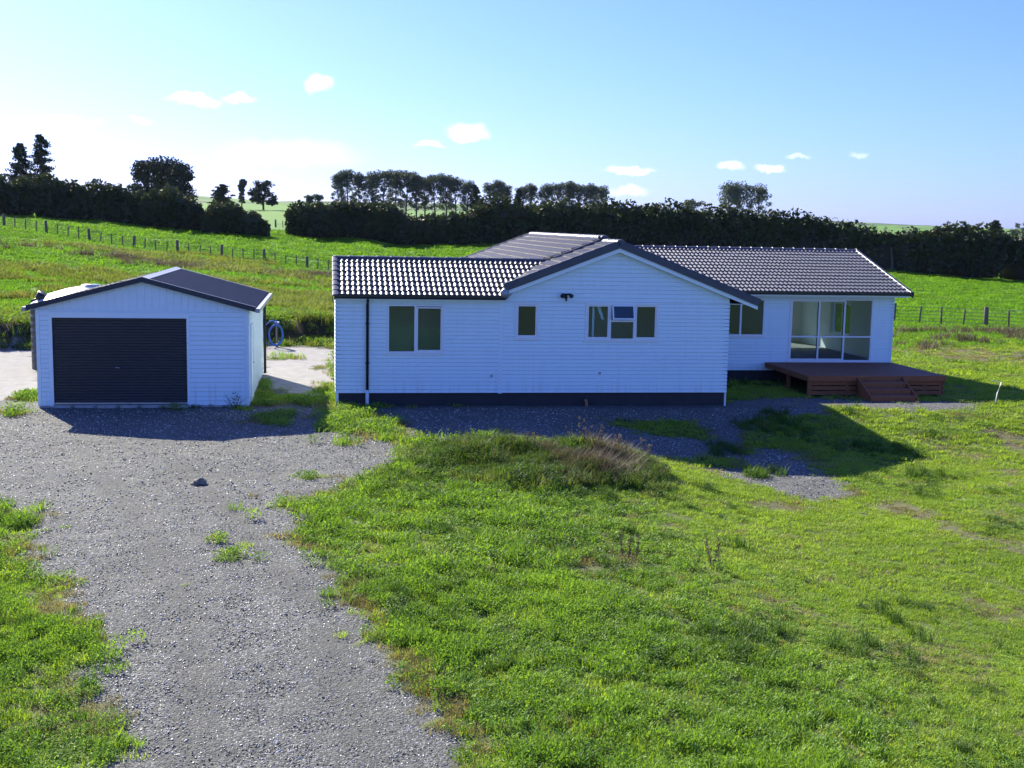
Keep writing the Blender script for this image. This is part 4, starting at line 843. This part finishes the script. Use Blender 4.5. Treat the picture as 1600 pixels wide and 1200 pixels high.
def tree_round(h, seed, w=.5, lo=.25, n=26, leaf='pine', size=.24):
    rng = np.random.default_rng(seed); mb = MB(); P = []; mb.tube([(0, 0, -.4), (0, 0, h * .3), (.04 * h, 0, h * .6)], [h * .04, h * .03, h * .012], 7)
    for k in range(n):
        f = rng.uniform(lo, .95); a = rng.uniform(0, 6.28); R_ = w * h * math.sqrt(max(.05, 1 - ((f - .45) / .56) ** 2)) * rng.uniform(.45, .95)
        e = Vector((R_ * math.cos(a), R_ * math.sin(a), f * h)); mb.tube([(0, 0, h * .25 + .2 * f * h), Vector((0, 0, h * .35)).lerp(e, .6), e], [h * .012, h * .008, h * .003], 5, False)
        r = h * rng.uniform(.09, .15); P.append(cluster(e, r * 1.3, r * 1.3, r * .75, 75, rng))
    P = np.concatenate(P); V_, F_, T_ = cards(P, np.full(len(P), size), rng, rng.random(len(P)) * .8, .3, .5)
    return mb.mesh('trunk', True), card_mesh('crown', V_, F_, T_, M[leaf])
def tree_bare(h, seed, w=.4, n=16, twigs=5, leaf=False):
    rng = np.random.default_rng(seed); mb = MB(); mb.tube([(0, 0, -.3), (0, 0, h * .3), (.03 * h, 0, h * .8)], [h * .025, h * .02, h * .006], 6); P = []
    for k in range(n):
        f = rng.uniform(.2, .8); a = rng.uniform(0, 6.28); e = limb(mb, (0, 0, f * h), (math.cos(a) * w * 2, math.sin(a) * w * 2, .9), h * .32, h * .009, rng)
        for j in range(twigs): limb(mb, e[rng.integers(2, 5)], rng.normal(size=3) + [0, 0, .7], h * .13, h * .005, rng, 2)
        P.append(cluster(e[-1], h * .07, h * .07, h * .05, 10 if not leaf else 40, rng))
    P = np.concatenate(P); V_, F_, T_ = cards(P, np.full(len(P), .2), rng, rng.random(len(P)), .3, .4)
    return mb.mesh('trunk', True), card_mesh('crown', V_, F_, T_, M['euc'])
def place_tree(name, meshes, x, y, label, cat='tree', group=None, sc=1, rot=0, sx=1):
    z = float(terrain(x, y)); E_ = empty(name, (x, y, z), label, cat, group); tm, cm = meshes
    mw = Matrix.Translation((x, y, z)) @ Matrix.Rotation(rot, 4, 'Z') @ Matrix.Diagonal((sc * sx, sc * sx, sc, 1))
    for nm, me, mt in (('trunk', tm, M['bark']), ('crown', cm, None)):
        if mt and not me.materials: me.materials.append(mt)
        link_mesh(nm, me, E_, None, mw)
    return E_
def th(x, y, z, h): return h + z - float(terrain(x, y))
place_tree('conifer_tree', tree_conifer(10.9, 11, .16, .5), -52.5, 220, 'shorter of two ragged conifers rising over the hedge on the slope', sx=1.0)
place_tree('conifer_tree', tree_conifer(12.6, 12, .165, .55), -50.0, 225, 'taller of two ragged conifers rising over the hedge on the slope')
for (x, y, h, s_, lb) in ((-35.7, 250, 10.3, 21, 'broad dark pine at the conifer-side end of the pine clump'), (-32.6, 255, 10.7, 22, 'tallest dark pine in the middle of the pine clump'), (-29.5, 250, 9.6, 23, 'rounded dark pine at the gap-side end of the pine clump')):
    place_tree('pine_tree', tree_round(h, s_, .27, .25, 44, 'pine', .3), x, y, lb)
place_tree('small_tree', tree_conifer(5.6, 31, .34, .5), -24.6, 290, 'small dark pointed tree between the pine clump and the thin bare tree')
place_tree('thin_tree', tree_gum(7.0, 32, .45), -20.9, 300, 'thin sparse tree with a bare trunk beside the spreading round tree')
place_tree('spreading_tree', tree_round(7.0, 33, .52, .22, 40, 'pine', .28), -15.7, 300, 'broad spreading dark tree standing on open pasture in the gap')
place_tree('low_tree', tree_round(4.6, 34, .6, .3, 24, 'euc', .25), -2.6, 230, 'low rounded tree showing above the hedge end by the gap')
gums = [tree_gum(10.6, 40 + i, sp) for i, sp in enumerate((1.0, 1.15, .9, 1.05, 1.25))]
EU1 = [(2.5, 300, 9.1), (4.5, 300, 10.3), (7.5, 302, 10.4), (10.3, 300, 10.6), (12.9, 298, 11.3), (15.9, 302, 11.3), (18.7, 300, 11.2), (21.2, 298, 10.6), (23.7, 302, 10.1), (26.1, 300, 10.6), (28.9, 300, 10.9), (31.5, 302, 10.2), (33.6, 298, 9.3)]
EU2 = [(41.1, 310, 9.0), (43.3, 310, 9.8), (45.6, 312, 8.6)]
EU3 = [(49.5, 310, 8.6), (52.4, 312, 9.4), (55.4, 310, 9.5), (58.3, 310, 10.0), (61.7, 312, 10.7), (63.9, 310, 10.1), (67.3, 310, 10.3), (70.9, 312, 10.1)]
i = 0
for L_, lb, gp in ((EU1, 'tall gum tree in the long row of gums above the hedge', 'long row of gum trees'), (EU2, 'gum tree in the small group between the two gum rows', 'small group of gum trees'), (EU3, 'gum tree in the shorter row of gums above the hedge', 'shorter row of gum trees')):
    for x, y, h in L_: place_tree('gum_tree', gums[i % 5], x, y, lb, 'tree', gp, h / 10.9, i * 1.7, 1.05); i += 1
place_tree('gum_tree', tree_round(7.7, 51, .42, .3, 26, 'euc', .25), 79.8, 260, 'lone rounded gum crown showing over the hedge near the paired gums')
place_tree('gum_tree', tree_gum(11.6, 52, 1.3), 91.6, 270, 'wider of two domed gums standing together above the hedge'); place_tree('gum_tree', tree_gum(11.9, 53, 1.2), 94.6, 272, 'domed gum tucked behind the wider of the paired gums'); place_tree('gum_tree', tree_gum(11.5, 54, 1.2), 98.8, 270, 'narrower of two domed gums standing together above the hedge')
place_tree('conifer_tree', tree_conifer(8.2, 61, .16, .3, 1), 34.8, 290, 'pointed dark conifer at the end of the long gum row'); place_tree('conifer_tree', tree_conifer(7.6, 62, .15, .3, 1), 46.9, 300, 'small pointed conifer between the gum groups')
place_tree('conifer_tree', tree_conifer(6.4, 63, .3, .25, 1), 146.4, 250, 'neat dark conical tree over the hedge past the house end')
for x, y, h, s_, lb in ((129.5, 240, 5.8, 71, 'twiggy half-bare tree rising over the hedge before the conical tree'), (135, 240, 6.1, 72, 'twiggy half-bare tree next to the conical tree'), (139.5, 228, 6.2, 73, 'leafless scrubby tree just past the conical tree'), (145.5, 232, 6.5, 74, 'wide leafless scrubby tree at the far end of the hedge')):
    place_tree('scrub_tree', tree_bare(h, s_, .5, 20, 6, True), x, y, lb, sx=1.3)
bare = [tree_bare(7, 80 + i, .35, 12, 4) for i in range(2)]
for k in range(11): place_tree('bare_tree', bare[k % 2], 150 + k * 8.5 + 3 * math.sin(k * 2.1), 420 + 6 * math.sin(k), 'pale leafless tree in the distant row on the skyline', 'tree', 'distant row of leafless trees', .45 + .2 * abs(math.sin(k * 1.7)), k)

# ------------------------------------------------------------------ scattered ground cover
def blades(n, rad_, hmin, hmax, w, bend, seed, mat, name):
    rng = np.random.default_rng(seed); r = rad_ * np.sqrt(rng.random(n)); a = rng.random(n) * 6.283; bx, by = r * np.cos(a), r * np.sin(a)
    yaw = rng.random(n) * 6.283; h = rng.uniform(hmin, hmax, n); l = h * bend * (.4 + rng.random(n)); ox, oy = np.cos(yaw), np.sin(yaw); px, py = -oy * w * .5, ox * w * .5
    V_ = np.stack([np.c_[bx - px, by - py, -.02 + 0 * h], np.c_[bx + px, by + py, -.02 + 0 * h], np.c_[bx + ox * l * .4 + px * .8, by + oy * l * .4 + py * .8, h * .62], np.c_[bx + ox * l * .4 - px * .8, by + oy * l * .4 - py * .8, h * .62], np.c_[bx + ox * l, by + oy * l, h]], 1).reshape(-1, 3)
    k = np.arange(n)[:, None] * 5; F_ = np.concatenate([k + [0, 1, 2, 3], k + [3, 2, 4, 4]])
    me = bpy.data.meshes.new(name); me.from_pydata(V_.tolist(), [], [tuple(q[:3]) if q[2] == q[3] else tuple(q) for q in F_.tolist()]); me.materials.append(mat); return bpy.data.objects.new(name, me)
def leaves(n, rad_, hmin, hmax, size, seed, mat, name):
    rng = np.random.default_rng(seed); r = rad_ * np.sqrt(rng.random(n)); a = rng.random(n) * 6.283; P = np.c_[r * np.cos(a), r * np.sin(a), rng.uniform(hmin, hmax, n)]
    yaw = rng.random(n) * 6.283; pit = rng.normal(size=n) * .5; u = np.c_[np.cos(yaw) * np.cos(pit), np.sin(yaw) * np.cos(pit), np.sin(pit)]; v = np.c_[-np.sin(yaw), np.cos(yaw), rng.normal(size=n) * .3]; s = (size * (.6 + .8 * rng.random(n)))[:, None]
    V_ = np.stack([P - u * s, P - v * s * .5 + [0, 0, size * .2], P + u * s, P + v * s * .5 + [0, 0, size * .2]], 1).reshape(-1, 3)
    return bpy.data.objects.new(name, np_mesh(name, V_, np.arange(4 * n).reshape(-1, 4), mat))
def stones(seed, name):
    rng = np.random.default_rng(seed); bm = bmesh.new(); bmesh.ops.create_icosphere(bm, subdivisions=1, radius=1)
    for v in bm.verts: v.co = Vector(v.co) * (1 + rng.normal() * .22); v.co.z *= .6
    me = bpy.data.meshes.new(name); bm.to_mesh(me); bm.free(); me.materials.append(M['stone']); return bpy.data.objects.new(name, me)
def proto(name, objs):
    c = bpy.data.collections.new(name)
    for o in objs: c.objects.link(o)
    return c
def scatter(name, pts, scale, which, coll, label, cat, tilt=.12, nvar=None):
    n = len(pts); rng = np.random.default_rng(n); me = bpy.data.meshes.new(name); me.vertices.add(n); me.vertices.foreach_set('co', np.asarray(pts, np.float32).ravel())
    for nm, typ, val in (('rot', 'FLOAT_VECTOR', np.c_[rng.normal(size=n) * tilt, rng.normal(size=n) * tilt, rng.random(n) * 6.283]), ('scl', 'FLOAT_VECTOR', scale)):
        at = me.attributes.new(nm, typ, 'POINT'); at.data.foreach_set('vector', np.asarray(val, np.float32).ravel())
    at = me.attributes.new('which', 'INT', 'POINT'); at.data.foreach_set('value', np.asarray(which, np.int32))
    o = link_mesh(name, me); ng = bpy.data.node_groups.new(name, 'GeometryNodeTree'); ng.interface.new_socket('Geometry', in_out='INPUT', socket_type='NodeSocketGeometry'); ng.interface.new_socket('Geometry', in_out='OUTPUT', socket_type='NodeSocketGeometry')
    N = ng.nodes; gi, go = N.new('NodeGroupInput'), N.new('NodeGroupOutput'); ip = N.new('GeometryNodeInstanceOnPoints'); ci = N.new('GeometryNodeCollectionInfo'); ci.inputs['Collection'].default_value = coll; ci.inputs['Separate Children'].default_value = True; ci.inputs['Reset Children'].default_value = True
    def na(nm, typ): a = N.new('GeometryNodeInputNamedAttribute'); a.data_type = typ; a.inputs['Name'].default_value = nm; return a.outputs['Attribute']
    ip.inputs['Pick Instance'].default_value = True
    e2r = N.new('FunctionNodeEulerToRotation'); ng.links.new(na('rot', 'FLOAT_VECTOR'), e2r.inputs[0])
    ng.links.new(gi.outputs[0], ip.inputs['Points']); ng.links.new(ci.outputs[0], ip.inputs['Instance']); ng.links.new(na('which', 'INT'), ip.inputs['Instance Index']); ng.links.new(e2r.outputs[0], ip.inputs['Rotation']); ng.links.new(na('scl', 'FLOAT_VECTOR'), ip.inputs['Scale']); ng.links.new(ip.outputs[0], go.inputs[0])
    md = o.modifiers.new('scatter', 'NODES'); md.node_group = ng
    return tag(o, label, cat, None, 'stuff')
def spread(y0, y1, dens, seed, t0=-.36, t1=.74):
    rng = np.random.default_rng(seed); n = int(dens * (t1 - t0) * (y1 * y1 - y0 * y0) / 2); Y = np.sqrt(rng.uniform(y0 * y0, y1 * y1, n)); X = rng.uniform(t0, t1, n) * Y + rng.uniform(-1, 1, n); return X, Y, rng
def built(X, Y, m=.0):
    b = ((X > .2 - m) & (X < 11.42 + m) & (Y > 33.35 - m) & (Y < 37.9)) | ((X > 4.4) & (X < 11.42 + m) & (Y > 33) & (Y < 48.2)) | ((X > 11) & (X < 19.13 + m) & (Y > 38.74 - m) & (Y < 46.7 + m))
    b |= (X > 14.6) & (X < 19.18) & (Y > 34.95) & (Y < 38.8); b |= (X > 16.2) & (X < 17.7) & (Y > 33.9) & (Y < 35.1)
    return b | ((X > -7.7 - m) & (X < -2.15 + m) & (Y > 33.25 - m) & (Y < 40.55)) | ((X + 8) ** 2 + (Y - 42.6) ** 2 < 4)
def keepg(X, Y, lim=.5):
    g, p, d, f = masks(X, Y); rj = np.random.default_rng(len(X)); e = np.abs(rj.normal(size=len(X))) ** 1.5 * .16; a = rj.random(len(X)) * 6.283; g2 = masks(X + e * np.cos(a), Y + e * 1.6 * np.sin(a))[0]
    Yb = 51.3 + .27 * (np.clip(X, -40, 3) + 1.2); bank = (X < 5) & (Y > Yb - .1) & (Y < Yb + .8) & (rj.random(len(X)) > .12)
    return (g2 < lim) & ~built(X, Y, .05) & ~bank, d
lawn = proto('lawn_sources', [blades(52, .12, .03, .07, .008, 1.1, 1, M['grass'], 'a_grass'), blades(52, .13, .025, .06, .008, 1.3, 2, M['grass'], 'b_grass'), blades(40, .12, .035, .085, .008, .9, 3, M['grass'], 'c_grass'),
                              leaves(46, .13, .012, .045, .015, 4, M['clover'], 'd_leaf'), leaves(38, .12, .012, .055, .019, 5, M['clover'], 'e_leaf'), blades(40, .09, .06, .14, .009, .8, 6, M['weed'], 'f_tuft'), blades(46, .13, .02, .055, .008, 1.4, 7, M['straw'], 'g_thatch'), leaves(52, .13, .012, .085, .020, 8, M['lush'], 'h_leaf'), blades(46, .12, .04, .11, .009, 1.0, 9, M['lush'], 'i_grass')])
# lawn near the house and drive
A = []
for (y0, y1, dens, sc, seed) in ((7, 17, 125, .95, 1), (17, 27, 66, 1.3, 2), (27, 40, 30, 1.9, 3), (40, 56, 15, 2.6, 4)):
    X, Y, rng = spread(y0, y1, dens, seed); k, d = keepg(X, Y)
    lush = fbm(X, Y, .35, 77); k &= rng.random(len(X)) > d * .75
    X, Y, d, lush = X[k], Y[k], d[k], lush[k]; n = len(X); r = rng.random(n) - .30 * S((X - 5 + (Y - 12) * .1) / 3)
    w_ = np.where(r < .62, rng.integers(0, 3, n), rng.integers(3, 5, n)); w_ = np.where((lush > .55) & (r > .3), rng.integers(3, 5, n), w_)
    tall = vnoise(X, Y, .8, 88) * vnoise(X, Y, 2.2, 89); w_ = np.where((tall > .5) & (rng.random(n) < .25), 5, w_); w_ = np.where((d > .25) & (rng.random(n) < d), 6, w_)
    ls = (1 - S((X - 3.2 + (Y - 20) * .12) / 3.5)) * S((fbm(X, Y, 1.3, 93) - .22) * 3.2); lk = rng.random(n) < ls * .85; w_ = np.where(lk & (w_ != 6), np.where(rng.random(n) < .72, 7, 8), w_)
    nearg = (masks(X - .35, Y)[0] > .5) | (masks(X + .35, Y)[0] > .5); w_ = np.where(nearg & (rng.random(n) < .75 * S((fbm(X, Y, .8, 97) - .42) * 5)), 6, w_)
    w_ = np.where((rng.random(n) < .10 * S((fbm(X, Y, .6, 98) - .35) * 4)), 6, w_)
    hz = (.55 + .9 * fbm(X, Y, .9, 90)) * (1 - .55 * d) * (1.2 - .55 * S((X - 4 + (Y - 14) * .1) / 3)) * np.where(lk, .7 + .9 * vnoise(X, Y, 2.4, 94), 1); s_ = sc * (.75 + .5 * rng.random(n))
    qm = ((X - 4.7) / 2.5) ** 2 + ((Y - 25.0) / 1.5) ** 2
    kp = ~((qm < 1) & (rng.random(n) < .8)) & ~((ls > .3) & (vnoise(X, Y, 3.1, 95) * .6 + vnoise(X, Y, 7.3, 96) * .4 < .36) & (rng.random(n) < .85))
    A.append((np.c_[X, Y, terrain(X, Y) - .005][kp], np.c_[s_, s_, s_ * .5 * hz + .55 * hz][kp], w_[kp]))
P_, S_, W_ = (np.concatenate([a[i] for a in A]) for i in range(3)); scatter('lawn_grass', P_, S_, W_, lawn, 'short bright green lawn grass and clover around the driveway', 'grass')
# pasture
field = proto('pasture_sources', [blades(60, .26, .07, .17, .02, .8, 11, M['pasture'], 'a_grass'), blades(60, .26, .06, .15, .022, .9, 12, M['pasture'], 'b_grass'), blades(55, .24, .14, .36, .02, .7, 13, M['rough'], 'c_rough'), blades(44, .22, .18, .48, .016, .6, 14, M['dry'], 'd_dry')])
A = []
for (y0, y1, dens, sc, seed) in ((48, 75, 9, 1.3, 5), (75, 118, 3.4, 2.1, 6), (118, 165, 1.3, 3.2, 7)):
    X, Y, rng = spread(y0, y1, dens, seed, -.42, .82); k, d = keepg(X, Y); k &= (Y > 56) | (rng.random(len(X)) < S((Y - 48) / 8) + .25 * (X < 3)); X, Y, d = X[k], Y[k], d[k]; n = len(X)
    left_rough = (X < 8) & (Y < 112) * 1; rough = (fbm(X, Y, .12, 101) > .53) & (left_rough > 0)
    w_ = rng.integers(0, 2, n); w_ = np.where(rough & (rng.random(n) < .6), 2, w_); w_ = np.where((d > .2) & (rng.random(n) < d * .75), 3, w_)
    s_ = sc * (.75 + .5 * rng.random(n)); A.append((np.c_[X, Y, terrain(X, Y) - .02], np.c_[s_, s_, .55 + .22 * s_ + .3 * rng.random(n)], w_))
P_, S_, W_ = (np.concatenate([a[i] for a in A]) for i in range(3)); scatter('pasture_grass', P_, S_, W_, field, 'green pasture grass with rough and brown tussocks beyond the yard', 'grass')
# gravel stones
stn = proto('gravel_sources', [stones(i, 'stone_%s' % 'abcd'[i]) for i in range(4)]); A = []
for (y0, y1, dens, sc, seed) in ((7, 14, 1100, .0088, 21), (14, 21, 560, .0108, 22), (21, 33, 190, .0145, 23)):
    X, Y, rng = spread(y0, y1, dens, seed, -.36, .5); g, p, d, f = masks(X, Y); k = (g > .5) & ~built(X, Y, .02); k &= rng.random(len(X)) < (.45 + .55 * fbm(X, Y, .7, 120) * 1.3) * (1 - .6 * tracks(X, Y)); X, Y = X[k], Y[k]; n = len(X)
    s_ = sc * (.5 + .9 * rng.random(n) ** 1.8); A.append((np.c_[X, Y, terrain(X, Y) + s_ * .25], np.c_[s_ * (.8 + .6 * rng.random(n)), s_, s_ * (.7 + .5 * rng.random(n))], rng.integers(0, 4, n)))
P_, S_, W_ = (np.concatenate([a[i] for a in A]) for i in range(3)); scatter('gravel_stones', P_, S_, W_, stn, 'loose grey crushed stones strewn over the driveway', 'gravel', .4)
# weeds over the mound
wd = proto('weed_sources', [blades(40, .16, .12, .34, .014, .6, 31, M['weed'], 'a_weed'), leaves(110, .17, .03, .26, .024, 32, M['weed'], 'b_weed'), blades(34, .16, .08, .40, .008, .8, 33, M['dry'], 'c_dry'), leaves(110, .17, .02, .2, .026, 34, M['rough'], 'd_weed'), blades(40, .16, .12, .32, .012, .7, 35, M['rough'], 'e_rough')])
rng = np.random.default_rng(55); n = 6500; X = 4.6 + rng.normal(size=n) * 1.6; Y = 24.7 + rng.normal(size=n) * 1.25; k, d = keepg(X, Y, .9); k &= X + .5 * (vnoise(X, Y, 1.5, 160) - .5) < 7.1; X, Y = X[k], Y[k]; n = len(X)
q = ((X - 4.6) / 2.6) ** 2 + ((Y - 24.7) / 1.7) ** 2; brown = S((fbm(X, Y, .8, 131) - .40) * 6) * np.maximum(S((Y - 25.4) / .8) * .2, np.exp(-((X - 5.5) / 1.2) ** 2 - ((Y - 24.9) / 1.6) ** 2)) * .8
w_ = np.where(rng.random(n) < brown * .9, 2, np.where(rng.random(n) < .7, rng.integers(0, 2, n), rng.integers(3, 5, n))); k = rng.random(n) < np.exp(-q * .75) + .05; X, Y, w_, q = X[k], Y[k], w_[k], q[k]; s_ = (.7 + .6 * rng.random(len(X))) * (.4 + .95 * vnoise(X, Y, 1.3, 150)) * np.where(w_ == 2, 1.05, .85)
X2, Y2 = rng.uniform(.3, 8, 1700), rng.uniform(13, 24.5, 1700); k2, _ = keepg(X2, Y2); k2 &= vnoise(X2, Y2, 1.0, 140) > .70; X2, Y2 = X2[k2], Y2[k2]; s2 = .4 + .45 * rng.random(len(X2))
X3, Y3 = rng.uniform(9.5, 15, 900), rng.uniform(25.5, 32.5, 900); k3 = vnoise(X3, Y3, .8, 141) > .6; X3, Y3 = X3[k3], Y3[k3]; s3 = .5 + .4 * rng.random(len(X3))
X = np.r_[X, X2, X3]; Y = np.r_[Y, Y2, Y3]; s_ = np.r_[s_, s2, s3]; w_ = np.r_[w_, rng.integers(0, 2, len(X2)), rng.integers(0, 2, len(X3))]
scatter('mound_weeds', np.c_[X, Y, terrain(X, Y) - .01], np.c_[s_, s_, s_], w_, wd, 'tangled green and brown weeds overgrowing the low earth mound', 'weeds')
# weeds along walls and on the earth bank
X, Y, w_ = [], [], []
for k in range(260):
    x = rng.uniform(-16, 3); X.append(x); Y.append(51.3 + .27 * (x + 1.2) + rng.uniform(-.6, 1.4)); w_.append(int(rng.integers(0, 5)))
for a, b, y, m_ in ((gl, gr, 33.2, 26), (.3, 1.6, 33.2, 14)):
    for k in range(m_): X.append(rng.uniform(a, b)); Y.append(y + rng.uniform(-.05, .05)); w_.append(int(rng.integers(0, 2)))
X, Y = np.array(X), np.array(Y); s_ = np.where(Y > 40, .9 + .8 * rng.random(len(X)), .22 + .3 * rng.random(len(X))); scatter('bank_weeds', np.c_[X, Y, terrain(X, Y) - .01], np.c_[s_, s_, s_], w_, wd, 'rough weeds growing on the earth bank and at wall feet', 'weeds')
# standing dry stalks that can be picked out on the mound
def stalk(x, y, h, seed, label):
    rg = np.random.default_rng(seed); z = float(terrain(x, y)); R = empty('dry_weed', (x, y, z), label, 'weed', 'dry weed stalks on the mound' if y > 20 else None); mb = MB(); P = []
    for k in range(4):
        d = Vector((rg.normal() * .22, rg.normal() * .2, 1)); p = limb(mb, (x + rg.normal() * .05, y + rg.normal() * .05, z - .03), d, h * rg.uniform(.7, 1), .007, rg, 5, .12)
        P.append(np.concatenate([cluster(q_, .035, .035, .05, 14, rg) for q_ in p[2:]]))
    P = np.concatenate(P); V_, F_, T_ = cards(P, np.full(len(P), .017), rg, rg.random(len(P)), .4, .6); me = np_mesh('seed_heads', V_, F_, M['dry'])
    mb.build('stem', M['dry'], R); link_mesh('seed_heads', me, R)
for x, y, h, s_ in ((5.4, 25.3, .95, 1), (5.75, 25.2, .8, 2), (6.3, 25.4, .6, 3), (6.9, 25.3, .65, 4), (6.1, 25.0, .7, 5), (4.3, 25.2, .5, 6), (5.9, 17.3, .55, 8), (4.6, 17.6, .5, 9)):
    if y > 20: stalk(x, y, h, s_, 'tall dry seeding weed stalk standing up along the mound crest')
    else: stalk(x, y, h, s_, 'reddish dry dock stalk standing in the open lawn' if s_ == 8 else 'thin dry stalk in the lawn on the driveway side of the dock stalk')
# a sprawling rosette weed by the shed corner
RS = empty('corner_weed', (-2.5, 33.1, 0), 'small dark twiggy weed against the shed wall near its corner', 'weed'); rg = np.random.default_rng(5); mb = MB()
for k in range(6): limb(mb, (-2.55 + rg.normal() * .03, 33.15, -.02), (rg.normal() * .5, -.2, 1), .5, .008, rg, 4, .4)
mb.build('stem', M['weed'], RS); P = cluster((-2.5, 33.12, .25), .16, .1, .22, 60, rg); V_, F_, T_ = cards(P, np.full(60, .025), rg, rg.random(60)); link_mesh('leaves', np_mesh('leaves', V_, F_, M['weed']), RS)

# ------------------------------------------------------------------ air
hz = MB().box(-2900, 3700, -120, 3700, -60, 75).mesh('haze'); t = NT('haze_air'); pv = t.node('VolumePrincipled'); pv.inputs['Color'].default_value = (.80, .88, 1, 1); pv.inputs['Density'].default_value = .00003; pv.inputs['Anisotropy'].default_value = .2
t.t.links.new(pv.outputs[0], t.out.inputs['Volume']); hz.materials.append(t.m); tag(link_mesh('haze', hz), 'thin pale haze softening the distant trees and hills', 'haze', None, 'stuff')
